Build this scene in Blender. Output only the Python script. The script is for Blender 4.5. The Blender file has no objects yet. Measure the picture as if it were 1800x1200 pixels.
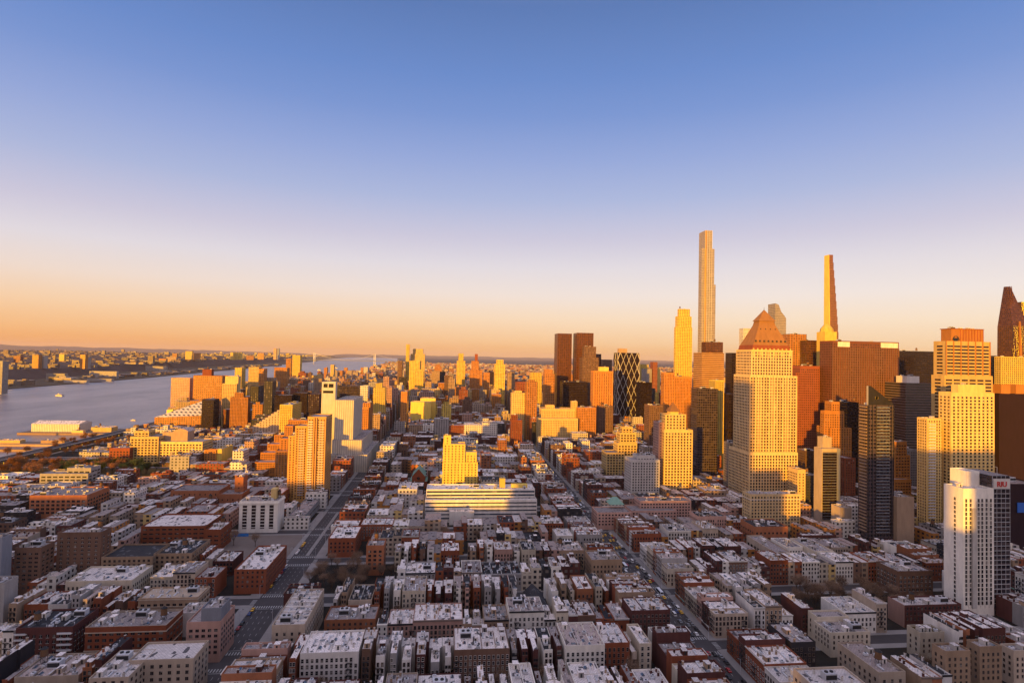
import bpy, math, random, bisect
from mathutils import Vector, Matrix
R = random.Random(7)
scene = bpy.context.scene
COL = scene.collection
rad = math.radians
# ------------------------------------------------------------------ camera
F_PX, CAM_H, YAW, PIT, ROL = 1000.0, 177.0, 0.108, 0.028, 0.0215
cam_d = bpy.data.cameras.new('camera'); cam = bpy.data.objects.new('camera', cam_d); COL.objects.link(cam)
cam_d.lens = 20.0; cam_d.sensor_width = 36.0; cam_d.clip_start = 1.0; cam_d.clip_end = 120000.0
FW = Vector((math.sin(YAW)*math.cos(PIT), math.cos(YAW)*math.cos(PIT), math.sin(PIT)))
_r = Vector((math.cos(YAW), -math.sin(YAW), 0)); _u = _r.cross(FW)
RT = _r*math.cos(ROL) + _u*math.sin(ROL); UP = -_r*math.sin(ROL) + _u*math.cos(ROL)
cam.matrix_world = Matrix(((RT.x, UP.x, -FW.x, 0), (RT.y, UP.y, -FW.y, 0), (RT.z, UP.z, -FW.z, CAM_H), (0, 0, 0, 1)))
scene.camera = cam
# ------------------------------------------------------------------ sun, sky, exposure
SUN_EL, SUN_AZ = rad(4.6), rad(211)          # azimuth clockwise from +Y (up the avenues)
sdir = Vector((math.sin(SUN_AZ)*math.cos(SUN_EL), math.cos(SUN_AZ)*math.cos(SUN_EL), math.sin(SUN_EL)))
sl = bpy.data.lights.new('sun', 'SUN'); sl.energy = 5.0; sl.angle = rad(0.5); sl.color = (1.0, 0.46, 0.01)
so = bpy.data.objects.new('sun', sl); COL.objects.link(so)
so.rotation_euler = (-sdir).to_track_quat('-Z', 'Y').to_euler()
world = bpy.data.worlds.new('World'); scene.world = world; world.use_nodes = True
wn, wl = world.node_tree.nodes, world.node_tree.links
wn.clear()
def ramp_node(nodes, stops):
    r = nodes.new('ShaderNodeValToRGB'); cr = r.color_ramp
    while len(cr.elements) > 1: cr.elements.remove(cr.elements[-1])
    cr.elements[0].position = stops[0][0]; cr.elements[0].color = (*stops[0][1], 1)
    for p, c in stops[1:]:
        e = cr.elements.new(p); e.color = (*c, 1)
    return r
tc = wn.new('ShaderNodeTexCoord'); sx = wn.new('ShaderNodeSeparateXYZ'); wl.new(tc.outputs['Generated'], sx.inputs[0])
asn = wn.new('ShaderNodeMath'); asn.operation = 'ARCSINE'; wl.new(sx.outputs['Z'], asn.inputs[0])
mr = wn.new('ShaderNodeMapRange'); wl.new(asn.outputs[0], mr.inputs[0]); mr.inputs[1].default_value = 0; mr.inputs[2].default_value = rad(90)
sky = ramp_node(wn, [(0.0013, (0.4901, 0.295, 0.1364)), (0.0102, (0.4982, 0.3171, 0.1637)), (0.0178, (0.5021, 0.3563, 0.2195)), (0.0432, (0.5, 0.4083, 0.3221)), (0.0685, (0.4654, 0.4164, 0.4042)), (0.0998, (0.4018, 0.3704, 0.4028)), (0.1306, (0.3194, 0.3021, 0.3822)), (0.1726, (0.2158, 0.2477, 0.3822)), (0.2132, (0.1549, 0.2021, 0.3706)), (0.2575, (0.0982, 0.1572, 0.3408)), (0.2941, (0.0724, 0.133, 0.3159)), (0.357, (0.0511, 0.0982, 0.2447)), (0.5, (0.16, 0.17, 0.23)), (0.7, (0.43, 0.41, 0.54)), (1, (0.51, 0.49, 0.63))])
wl.new(mr.outputs[0], sky.inputs[0])
nish = wn.new('ShaderNodeTexSky'); nish.sky_type = 'NISHITA'; nish.sun_disc = False
nish.sun_elevation = SUN_EL; nish.sun_rotation = SUN_AZ; nish.altitude = 200; nish.air_density = 1.2; nish.dust_density = 2.0
SKY_N, SKY_R = 0.010, 1.0
nm = wn.new('ShaderNodeVectorMath'); nm.operation = 'SCALE'; nm.inputs['Scale'].default_value = SKY_N; wl.new(nish.outputs[0], nm.inputs[0])
# warm band towards the set sun, side-on too
dt = wn.new('ShaderNodeVectorMath'); dt.operation = 'DOT_PRODUCT'; wl.new(tc.outputs['Generated'], dt.inputs[0]); dt.inputs[1].default_value = sdir
mg = wn.new('ShaderNodeMapRange'); wl.new(dt.outputs['Value'], mg.inputs[0]); mg.inputs[1].default_value = -0.2; mg.inputs[2].default_value = 1
pw = wn.new('ShaderNodeMath'); pw.operation = 'POWER'; wl.new(mg.outputs[0], pw.inputs[0]); pw.inputs[1].default_value = 1.5
gl = wn.new('ShaderNodeVectorMath'); gl.operation = 'SCALE'; gl.inputs[0].default_value = (.30, .19, .13); wl.new(pw.outputs[0], gl.inputs['Scale'])
ad = wn.new('ShaderNodeVectorMath'); ad.operation = 'ADD'; 
hw = wn.new('ShaderNodeMapRange'); wl.new(asn.outputs[0], hw.inputs[0]); hw.inputs[1].default_value = rad(9); hw.inputs[2].default_value = 0
hx = wn.new('ShaderNodeMapRange'); wl.new(sx.outputs['X'], hx.inputs[0]); hx.inputs[1].default_value = .75; hx.inputs[2].default_value = -.75
hm = wn.new('ShaderNodeMath'); hm.operation = 'MULTIPLY'; wl.new(hw.outputs[0], hm.inputs[0]); wl.new(hx.outputs[0], hm.inputs[1])
hc = wn.new('ShaderNodeMix'); hc.data_type = 'RGBA'; hc.blend_type = 'MULTIPLY'; wl.new(hm.outputs[0], hc.inputs[0]); wl.new(sky.outputs[0], hc.inputs[6]); hc.inputs[7].default_value = (1.0, .66, .36, 1)
wl.new(hc.outputs[2], ad.inputs[0]); wl.new(gl.outputs[0], ad.inputs[1])
ad2 = wn.new('ShaderNodeVectorMath'); ad2.operation = 'ADD'; wl.new(ad.outputs[0], ad2.inputs[0]); wl.new(nm.outputs[0], ad2.inputs[1])
bg = wn.new('ShaderNodeBackground'); wl.new(ad2.outputs[0], bg.inputs[0]); bg.inputs[1].default_value = SKY_R
wo = wn.new('ShaderNodeOutputWorld'); wl.new(bg.outputs[0], wo.inputs[0])
scene.view_settings.view_transform = 'Standard'; scene.view_settings.look = 'None'
scene.view_settings.exposure = 0.85; scene.view_settings.gamma = 1.0
scene.render.engine = 'CYCLES'
scene.cycles.max_bounces = 4; scene.cycles.diffuse_bounces = 2; scene.cycles.glossy_bounces = 2
scene.cycles.transmission_bounces = 1; scene.cycles.volume_bounces = 0; scene.cycles.use_denoising = True
# ------------------------------------------------------------------ pixel <-> place helpers (photo pixels, 1800 x 1200)
def ray(px, py): return FW + RT*((px-900)/F_PX) + UP*((600-py)/F_PX)
def at_Y(px, py, Y):
    d = ray(px, py); t = Y/d.y
    return d.x*t, CAM_H + d.z*t
def at_z(px, py, z):
    d = ray(px, py); t = (z-CAM_H)/d.z
    return d.x*t, d.y*t
def to_px(x, y, z):
    v = Vector((x, y, z-CAM_H)); k = v.dot(FW)
    if k < 1: return (-9999, -9999)
    return 900+F_PX*v.dot(RT)/k, 600-F_PX*v.dot(UP)/k
# ------------------------------------------------------------------ materials
MATS = {}
def node_mat(name):
    m = bpy.data.materials.new(name); m.use_nodes = True; MATS[name] = m
    return m, m.node_tree.nodes, m.node_tree.links, m.node_tree.nodes['Principled BSDF']
def mth(n, l, op, a, b=None, c=None):
    q = n.new('ShaderNodeMath'); q.operation = op
    for i, s in enumerate((a, b, c)):
        if s is None: continue
        if isinstance(s, (int, float)): q.inputs[i].default_value = s
        else: l.new(s, q.inputs[i])
    return q.outputs[0]
def mixc(n, l, f, a, b):
    q = n.new('ShaderNodeMix'); q.data_type = 'RGBA'
    for i, s in ((0, f), (6, a), (7, b)):
        if isinstance(s, (int, float)): q.inputs[i].default_value = s
        elif isinstance(s, tuple): q.inputs[i].default_value = (*s, 1)
        else: l.new(s, q.inputs[i])
    return q.outputs[2]
def surf_mat(name, c, rough=.85, var=.35, scale=.25, streak=True, metal=0.0, rnd=.25):
    m, n, l, b = node_mat(name)
    g = n.new('ShaderNodeNewGeometry')
    mp = n.new('ShaderNodeMapping'); mp.inputs['Scale'].default_value = (1, 1, .25 if streak else 1); l.new(g.outputs['Position'], mp.inputs[0])
    t = n.new('ShaderNodeTexNoise'); t.inputs['Scale'].default_value = scale; t.inputs['Detail'].default_value = 5; t.inputs['Roughness'].default_value = .65
    l.new(mp.outputs[0], t.inputs['Vector'])
    t2 = n.new('ShaderNodeTexNoise'); t2.inputs['Scale'].default_value = 2.2; t2.inputs['Detail'].default_value = 3; l.new(g.outputs['Position'], t2.inputs['Vector'])
    oi = n.new('ShaderNodeObjectInfo')
    k = mth(n, l, 'ADD', mth(n, l, 'MULTIPLY', t.outputs[0], var*2.2), mth(n, l, 'MULTIPLY', t2.outputs[0], var*.7))
    k = mth(n, l, 'ADD', k, 1-var*1.45)
    k = mth(n, l, 'MULTIPLY', k, mth(n, l, 'ADD', mth(n, l, 'MULTIPLY', oi.outputs['Random'], rnd*2), 1-rnd))
    v = n.new('ShaderNodeVectorMath'); v.operation = 'SCALE'; v.inputs[0].default_value = c; l.new(k, v.inputs['Scale'])
    l.new(v.outputs[0], b.inputs['Base Color']); b.inputs['Roughness'].default_value = rough; b.inputs['Metallic'].default_value = metal
    b.inputs['Specular IOR Level'].default_value = .5 if rough < .6 else .12
    return m
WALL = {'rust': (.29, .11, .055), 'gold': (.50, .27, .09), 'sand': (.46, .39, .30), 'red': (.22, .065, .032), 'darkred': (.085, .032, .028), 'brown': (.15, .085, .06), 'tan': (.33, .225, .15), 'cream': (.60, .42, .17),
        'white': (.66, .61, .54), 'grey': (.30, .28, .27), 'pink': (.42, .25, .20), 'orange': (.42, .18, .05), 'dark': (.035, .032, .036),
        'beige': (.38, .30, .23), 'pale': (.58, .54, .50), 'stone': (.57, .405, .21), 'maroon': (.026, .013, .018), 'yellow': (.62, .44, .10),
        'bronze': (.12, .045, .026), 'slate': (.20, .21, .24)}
for k, c in WALL.items(): surf_mat('wall_'+k, c)
def roof_mat(name, c, dark, var=.4):
    m = surf_mat(name, c, .75, var, .3, False, rnd=.25); n, l = m.node_tree.nodes, m.node_tree.links; b = n['Principled BSDF']; src = b.inputs['Base Color'].links[0].from_socket
    g = n.new('ShaderNodeNewGeometry'); mp = n.new('ShaderNodeMapping'); mp.inputs['Scale'].default_value = (.55, .33, .0); l.new(g.outputs['Position'], mp.inputs[0])
    v = n.new('ShaderNodeTexVoronoi'); v.distance = 'CHEBYCHEV'; v.inputs['Scale'].default_value = 1; l.new(mp.outputs[0], v.inputs['Vector'])
    sv = n.new('ShaderNodeSeparateColor'); l.new(v.outputs['Color'], sv.inputs[0])
    br = n.new('ShaderNodeTexBrick'); br.inputs['Color1'].default_value = (1, 1, 1, 1); br.inputs['Color2'].default_value = (.8, .8, .82, 1); br.inputs['Mortar'].default_value = (.3, .3, .3, 1); br.inputs['Scale'].default_value = .28; br.inputs['Mortar Size'].default_value = .022; l.new(g.outputs['Position'], br.inputs['Vector'])
    a = mixc(n, l, mth(n, l, 'GREATER_THAN', sv.outputs[0], .90), src, dark)
    q = n.new('ShaderNodeMix'); q.data_type = 'RGBA'; q.blend_type = 'MULTIPLY'; q.inputs[0].default_value = 1; l.new(a, q.inputs[6]); l.new(br.outputs[0], q.inputs[7])
    l.new(q.outputs[2], b.inputs['Base Color'])
roof_mat('roof_silver', (.80, .72, .68), (.13, .12, .125), .3)
roof_mat('roof_grey', (.36, .31, .30), (.09, .08, .085), .3)
roof_mat('roof_black', (.035, .035, .04), (.12, .12, .13))
roof_mat('roof_warm', (.46, .37, .34), (.14, .11, .11), .3)
surf_mat('trim', (.16, .12, .10), .8, .2)
surf_mat('trim_light', (.5, .46, .42), .8, .2)
surf_mat('metal_dark', (.03, .03, .033), .6, .1)
surf_mat('metal_light', (.5, .5, .52), .5, .2)
surf_mat('wood', (.16, .085, .045), .9, .3)
surf_mat('copper', (.20, .34, .27), .8, .25)
surf_mat('pyramid_copper', (.25, .125, .05), .8, .3)
surf_mat('asphalt', (.062, .058, .062), .9, .35, .06, False, rnd=0)
surf_mat('pavement', (.24, .225, .22), .9, .3, .1, False, rnd=0)
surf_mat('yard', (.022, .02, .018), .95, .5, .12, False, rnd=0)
surf_mat('paint', (.34, .34, .34), .7, .3, 1.0, False, rnd=0)
surf_mat('lot', (.17, .14, .125), .95, .3, .05, False, rnd=0)
surf_mat('earth', (.10, .075, .05), .95, .4, .02, False, rnd=0)
surf_mat('hill_far', (.10, .075, .075), .95, .4, .0015, False, rnd=0)
surf_mat('lawn', (.085, .06, .022), .95, .4, .05, False)
surf_mat('bark', (.07, .05, .04), .95, .3)
surf_mat('twig_brown', (.19, .12, .08), .95, .3, rnd=.3)
surf_mat('twig_rust', (.22, .095, .035), .95, .3, rnd=.3)
surf_mat('leaf_green', (.07, .085, .025), .95, .35, rnd=.3)
surf_mat('blue_paint', (.03, .18, .50), .6, .2)
surf_mat('rubber', (.02, .02, .02), .8, .1)
for nme, c in (('car_white', (.7, .7, .7)), ('car_black', (.02, .02, .022)), ('car_grey', (.22, .23, .25)), ('car_red', (.35, .03, .03)), ('car_yellow', (.75, .42, .03)), ('car_blue', (.03, .06, .2)), ('bus_white', (.65, .68, .72))):
    m = surf_mat(nme, c, .3, .05, rnd=.1)
def glass_mat(name, dark, light, rough=.12, cell=2.6, p=.7, ior=1.5):
    m, n, l, b = node_mat(name)
    g = n.new('ShaderNodeNewGeometry'); s = n.new('ShaderNodeVectorMath'); s.operation = 'SCALE'; s.inputs['Scale'].default_value = 1/cell
    l.new(g.outputs['Position'], s.inputs[0]); fl = n.new('ShaderNodeVectorMath'); fl.operation = 'FLOOR'; l.new(s.outputs[0], fl.inputs[0])
    w = n.new('ShaderNodeTexWhiteNoise'); l.new(fl.outputs[0], w.inputs['Vector'])
    q = mth(n, l, 'POWER', mth(n, l, 'MAXIMUM', mth(n, l, 'DIVIDE', mth(n, l, 'SUBTRACT', w.outputs['Value'], p), 1-p), 0.0), 1.5)
    l.new(mixc(n, l, q, dark, light), b.inputs['Base Color']); b.inputs['Roughness'].default_value = rough
    b.inputs['IOR'].default_value = ior
    return m
glass_mat('glass', (.014, .014, .018), (.26, .23, .20), p=.82)
glass_mat('glass_dark', (.006, .006, .008), (.05, .05, .05), .2)
glass_mat('glass_brown', (.05, .025, .014), (.16, .08, .05), .12)
glass_mat('glass_blue', (.035, .05, .075), (.16, .17, .19), .08, ior=1.8)
def facade_mat(name, wall, *a_, **k_):
    return facade_mat_(name, wall, *a_, **k_)
def facade_mat_(name, wall, bay=3.0, flo=3.2, wf=.45, hf=.5, dark=(.025, .024, .028), light=(.22, .18, .15), grough=.25, var=.3, nz=.5):
    """masonry or curtain wall with a regular window grid; world metres, axis aligned walls"""
    m, n, l, b = node_mat(name)
    g = n.new('ShaderNodeNewGeometry'); s = n.new('ShaderNodeSeparateXYZ'); l.new(g.outputs['Position'], s.inputs[0])
    nn = n.new('ShaderNodeSeparateXYZ'); l.new(g.outputs['Normal'], nn.inputs[0])
    u = mth(n, l, 'DIVIDE', mth(n, l, 'ADD', s.outputs['X'], s.outputs['Y']), bay); v = mth(n, l, 'DIVIDE', s.outputs['Z'], flo)
    mu = mth(n, l, 'LESS_THAN', mth(n, l, 'ABSOLUTE', mth(n, l, 'SUBTRACT', mth(n, l, 'FRACT', u), .5)), wf/2)
    mv = mth(n, l, 'LESS_THAN', mth(n, l, 'ABSOLUTE', mth(n, l, 'SUBTRACT', mth(n, l, 'FRACT', v), .5)), hf/2)
    mz = mth(n, l, 'LESS_THAN', mth(n, l, 'ABSOLUTE', nn.outputs['Z']), nz)
    mask = mth(n, l, 'MULTIPLY', mth(n, l, 'MULTIPLY', mu, mv), mz)
    cb = n.new('ShaderNodeCombineXYZ'); l.new(mth(n, l, 'FLOOR', u), cb.inputs[0]); l.new(mth(n, l, 'FLOOR', v), cb.inputs[1])
    w = n.new('ShaderNodeTexWhiteNoise'); w.noise_dimensions = '2D'; l.new(cb.outputs[0], w.inputs['Vector'])
    gcol = mixc(n, l, mth(n, l, 'POWER', w.outputs['Value'], 4.0), dark, light)
    t = n.new('ShaderNodeTexNoise'); t.inputs['Scale'].default_value = .12; t.inputs['Detail'].default_value = 4; l.new(g.outputs['Position'], t.inputs['Vector'])
    oi = n.new('ShaderNodeObjectInfo')
    k = mth(n, l, 'ADD', mth(n, l, 'MULTIPLY', t.outputs[0], var*2), 1-var)
    k = mth(n, l, 'MULTIPLY', k, mth(n, l, 'ADD', mth(n, l, 'MULTIPLY', oi.outputs['Random'], .3), .85))
    sc = n.new('ShaderNodeVectorMath'); sc.operation = 'SCALE'; sc.inputs[0].default_value = wall; l.new(k, sc.inputs['Scale'])
    l.new(mixc(n, l, mask, sc.outputs[0], gcol), b.inputs['Base Color'])
    l.new(mth(n, l, 'SUBTRACT', .88, mth(n, l, 'MULTIPLY', mask, .88-grough)), b.inputs['Roughness'])
    l.new(mth(n, l, 'ADD', mth(n, l, 'MULTIPLY', mask, .45), .1), b.inputs['Specular IOR Level'])
    bp = n.new('ShaderNodeBump'); bp.inputs['Strength'].default_value = .6; bp.inputs['Distance'].default_value = .3; bp.invert = True
    l.new(mask, bp.inputs['Height']); l.new(bp.outputs[0], b.inputs['Normal'])
    return m
for k, c in WALL.items(): facade_mat('fac_'+k, c, bay=R.choice((4.0, 4.4, 4.8)), flo=4.1, wf=R.uniform(.45, .56), hf=.52)
facade_mat('far_mix', (.34, .22, .14), bay=5, flo=4, wf=.5, hf=.5)
# far city: colour differs from house to house
def far_mat(name, stops):
    m = facade_mat(name, (1, 1, 1), bay=5.5, flo=4.2, wf=.5, hf=.5, var=.2)
    n, l = m.node_tree.nodes, m.node_tree.links
    at = n.new('ShaderNodeAttribute'); at.attribute_name = 'rnd'; r = ramp_node(n, stops); r.color_ramp.interpolation = 'CONSTANT'
    l.new(at.outputs['Fac'], r.inputs[0])
    for q in n:
        if q.type == 'VECT_MATH' and q.operation == 'SCALE': l.new(r.outputs[0], q.inputs[0])
    return m
far_mat('far_city', [(0, WALL['tan']), (.18, WALL['red']), (.3, WALL['beige']), (.45, WALL['cream']), (.55, WALL['orange']), (.68, WALL['brown']), (.8, WALL['pink']), (.9, WALL['pale'])])
far_mat('far_town', [(0, (.20, .14, .10)), (.25, (.12, .06, .04)), (.45, (.22, .18, .15)), (.65, (.10, .075, .06)), (.82, (.38, .30, .20)), (.93, (.14, .12, .12))])
facade_mat('curtain_brown', (.11, .045, .022), 3.2, 4.4, .7, .62, (.022, .010, .008), (.10, .045, .022), .12)
facade_mat('curtain_blue', (.085, .060, .062), 3.4, 3.6, .8, .7, (.012, .010, .017), (.07, .055, .06), .1)
facade_mat('curtain_dark', (.024, .014, .015), 3.6, 4.2, .7, .6, (.006, .004, .006), (.03, .020, .018), .15)
facade_mat('super_glass', (.33, .295, .29), 3.0, 4.2, .62, .62, (.10, .095, .12), (.20, .17, .18), .12)
facade_mat('bands_dark', (.14, .10, .09), 40.0, 3.8, 1.1, .5, (.012, .012, .014), (.02, .02, .02), .2)
facade_mat('bands_light', (.62, .56, .48), 60.0, 3.6, 1.1, .42, (.02, .02, .024), (.03, .03, .03), .2)
facade_mat('pier_pale', (.60, .54, .44), 3.2, 300, .34, 1.1, (.30, .26, .22), (.36, .32, .27), .7)
# ------------------------------------------------------------------ mesh builder
class MB:
    def __init__(s): s.v, s.f, s.m, s.mats = [], [], [], []
    def mi(s, mat):
        if mat not in s.mats: s.mats.append(mat)
        return s.mats.index(mat)
    def face(s, pts, mat):
        i = len(s.v); s.v.extend(pts); s.f.append(tuple(range(i, i+len(pts)))); s.m.append(s.mi(mat))
    def box(s, x0, x1, y0, y1, z0, z1, mat, bottom=False, top=True, topmat=None):
        i = len(s.v); s.v += [(x0, y0, z0), (x1, y0, z0), (x1, y1, z0), (x0, y1, z0), (x0, y0, z1), (x1, y0, z1), (x1, y1, z1), (x0, y1, z1)]
        k = s.mi(mat)
        fs = [(0, 1, 5, 4), (1, 2, 6, 5), (2, 3, 7, 6), (3, 0, 4, 7)]
        for q in fs: s.f.append(tuple(i+a for a in q)); s.m.append(k)
        if top: s.f.append((i+4, i+5, i+6, i+7)); s.m.append(s.mi(topmat) if topmat else k)
        if bottom: s.f.append((i+3, i+2, i+1, i)); s.m.append(k)
    def prism(s, poly, z0, z1, mat, topmat=None, z1s=None):
        n = len(poly); i = len(s.v)
        s.v += [(p[0], p[1], z0) for p in poly] + [(p[0], p[1], z1 if z1s is None else z1s[j]) for j, p in enumerate(poly)]
        k = s.mi(mat)
        for a in range(n): b = (a+1) % n; s.f.append((i+a, i+b, i+n+b, i+n+a)); s.m.append(k)
        s.f.append(tuple(i+n+a for a in range(n))); s.m.append(s.mi(topmat) if topmat else k)
    def taper(s, p0, z0, p1, z1, mat, cap=True):
        n = len(p0); i = len(s.v); s.v += [(p[0], p[1], z0) for p in p0] + [(p[0], p[1], z1) for p in p1]; k = s.mi(mat)
        for a in range(n): b = (a+1) % n; s.f.append((i+a, i+b, i+n+b, i+n+a)); s.m.append(k)
        if cap: s.f.append(tuple(i+n+a for a in range(n))); s.m.append(k)
    def cyl(s, cx, cy, z0, z1, r0, r1, n, mat, cap=True):
        c = [(math.cos(2*math.pi*a/n), math.sin(2*math.pi*a/n)) for a in range(n)]
        s.taper([(cx+r0*a, cy+r0*b) for a, b in c], z0, [(cx+r1*a, cy+r1*b) for a, b in c], z1, mat, cap)
    def bar(s, a, b, r, mat, n=4, r2=None):
        a, b = Vector(a), Vector(b); d = (b-a)
        if d.length < 1e-6: return
        d.normalize(); u = d.cross(Vector((0, 0, 1)));
        if u.length < .01: u = Vector((1, 0, 0))
        u.normalize(); w = d.cross(u); i = len(s.v); r2 = r if r2 is None else r2
        for p, q in ((a, r), (b, r2)):
            for k in range(n):
                t = 2*math.pi*(k+.5)/n; s.v.append(tuple(p + u*math.cos(t)*q + w*math.sin(t)*q))
        k = s.mi(mat)
        for j in range(n): s.f.append((i+j, i+(j+1) % n, i+n+(j+1) % n, i+n+j)); s.m.append(k)
        s.f.append(tuple(i+n+j for j in range(n))); s.m.append(k)
    def mesh(s, name):
        me = bpy.data.meshes.new(name); me.from_pydata(s.v, [], s.f)
        for q in s.mats: me.materials.append(MATS[q])
        if len(s.mats) > 1: me.polygons.foreach_set('material_index', s.m)
        return me
    def obj(s, name, parent=None, loc=(0, 0, 0)):
        if not s.f: return None
        o = bpy.data.objects.new(name, s.mesh(name)); COL.objects.link(o); o.parent = parent; o.location = loc
        return o
def tag(o, label=None, cat=None, group=None, kind=None):
    if label: o['label'] = label
    if cat: o['category'] = cat
    if group: o['group'] = group
    if kind: o['kind'] = kind
    return o
def thing(name, label, cat, loc=(0, 0, 0), group=None):
    o = bpy.data.objects.new(name, None); o.empty_display_size = .5; COL.objects.link(o); o.location = loc
    return tag(o, label, cat, group)
def inst(name, me, parent, loc, rz=0, sc=None):
    o = bpy.data.objects.new(name, me); COL.objects.link(o); o.parent = parent; o.location = loc
    if rz: o.rotation_euler.z = rz
    if sc: o.scale = sc
    return o
def copy_tree(o, loc, rz=0, label=None, group=None, sc=None):
    c = o.copy(); COL.objects.link(c); c.location = loc; c.rotation_euler.z = rz
    if sc: c.scale = (sc, sc, sc)
    if label: c['label'] = label
    if group: c['group'] = group
    for ch in KIDS.get(o.name, ()):
        d = ch.copy(); COL.objects.link(d); d.parent = c
    return c
KIDS = {}
OCC = []                                        # occupied footprints
def occupied(x0, x1, y0, y1, pad=0):
    for a in OCC:
        if x0 < a[1]-pad and x1 > a[0]+pad and y0 < a[3]-pad and y1 > a[2]+pad: return True
    return False
# shared window meshes
WM = {}
def win_mesh(w, h, glass, frame, axis, style='sash'):
    key = (round(w, 2), round(h, 2), glass, frame, axis, style)
    if key in WM: return WM[key]
    b = MB(); t = .12
    b.face([(-w/2, -.03, 0), (w/2, -.03, 0), (w/2, -.03, h), (-w/2, -.03, h)], glass)
    if style == 'sash':
        b.box(-w/2-t, w/2+t, -.20, 0, -.16, 0, frame, True); b.box(-w/2-t, w/2+t, -.16, 0, h, h+.16, frame, True)
        b.box(-w/2-t, -w/2, -.12, 0, 0, h, frame); b.box(w/2, w/2+t, -.12, 0, 0, h, frame)
        b.box(-w/2, w/2, -.09, -.035, h*.48, h*.48+.07, frame, True)
    else:
        b.box(-w/2-.05, w/2+.05, -.12, 0, -.1, 0, frame, True)
        b.box(-.04, .04, -.08, -.035, 0, h, frame)
    if axis == 'W': b.v = [(y, -x, z) for x, y, z in b.v]
    if axis == 'E': b.v = [(-y, x, z) for x, y, z in b.v]
    WM[key] = b.mesh('window'); return WM[key]
def place_windows(root, ox, oy, wins, glass, frame, nobj=100, style='sash'):
    """wins: (x, y, z, axis, w, h) in world metres; the first nobj become parts, the rest one part"""
    wins.sort(key=lambda q: (q[0])**2+(q[1])**2+(q[2]-CAM_H)**2)
    for x, y, z, ax, w, h in wins[:nobj]:
        inst('window', win_mesh(w, h, glass, frame, ax, style), root, (x-ox, y-oy, z))
    if len(wins) > nobj:
        b = MB(); e = .04
        for x, y, z, ax, w, h in wins[nobj:]:
            x -= ox; y -= oy
            if ax == 'S':
                b.face([(x-w/2, y-e, z), (x+w/2, y-e, z), (x+w/2, y-e, z+h), (x-w/2, y-e, z+h)], glass)
                b.box(x-w/2-.06, x+w/2+.06, y-.18, y, z-.15, z-.01, frame, True)
            else:
                s = -1 if ax == 'W' else 1; xx = x+s*e
                b.face([(xx, y+w/2, z), (xx, y-w/2, z), (xx, y-w/2, z+h), (xx, y+w/2, z+h)], glass)
                b.box(min(x, x+s*.18), max(x, x+s*.18), y-w/2-.06, y+w/2+.06, z-.15, z-.01, frame, True)
        o = b.obj('small_windows' if nobj else 'window_grid', root); tag(o, kind='stuff')
def grid_windows(x0, x1, y0, y1, z0, z1, bay, flo, w, h, faces='SWE', sill=.9, margin=.8, ground=True):
    out = []; nf = max(1, int((z1-z0-.8)/flo))
    for ax in faces:
        L = (x1-x0) if ax == 'S' else (y1-y0)
        if L < bay: continue
        n = max(1, int((L-2*margin+.01)/bay)); st = (L-2*margin)/n
        for f in range(nf):
            z = z0+f*flo+sill
            for i in range(n):
                t = margin+st*(i+.5)
                if ax == 'S': out.append((x0+t, y0, z, 'S', w, h))
                elif ax == 'W': out.append((x0, y0+t, z, 'W', w, h))
                else: out.append((x1, y0+t, z, 'E', w, h))
    return out
def parapet_box(wb, rb, x0, x1, y0, y1, z0, h, p, t, wall, roof, rim=None):
    """walls up to h+p round a roof at h"""
    rim = rim or wall
    wb.box(x0, x1, y0, y1, z0, h+p, wall, top=False)
    k = wb.mi(rim); i = len(wb.v); H = h+p
    wb.v += [(x0, y0, H), (x1, y0, H), (x1, y1, H), (x0, y1, H), (x0+t, y0+t, H), (x1-t, y0+t, H), (x1-t, y1-t, H), (x0+t, y1-t, H),
             (x0+t, y0+t, h), (x1-t, y0+t, h), (x1-t, y1-t, h), (x0+t, y1-t, h)]
    for a in range(4):
        b = (a+1) % 4; wb.f.append((i+a, i+b, i+4+b, i+4+a)); wb.m.append(k); wb.f.append((i+4+a, i+4+b, i+8+b, i+8+a)); wb.m.append(k)
    rb.face([(x0+t, y0+t, h), (x1-t, y0+t, h), (x1-t, y1-t, h), (x0+t, y1-t, h)], roof)
def sides(x0, x1):
    s = 'S'
    if x0 > -5: s += 'W'
    if x1 < 5: s += 'E'
    return s
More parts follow.
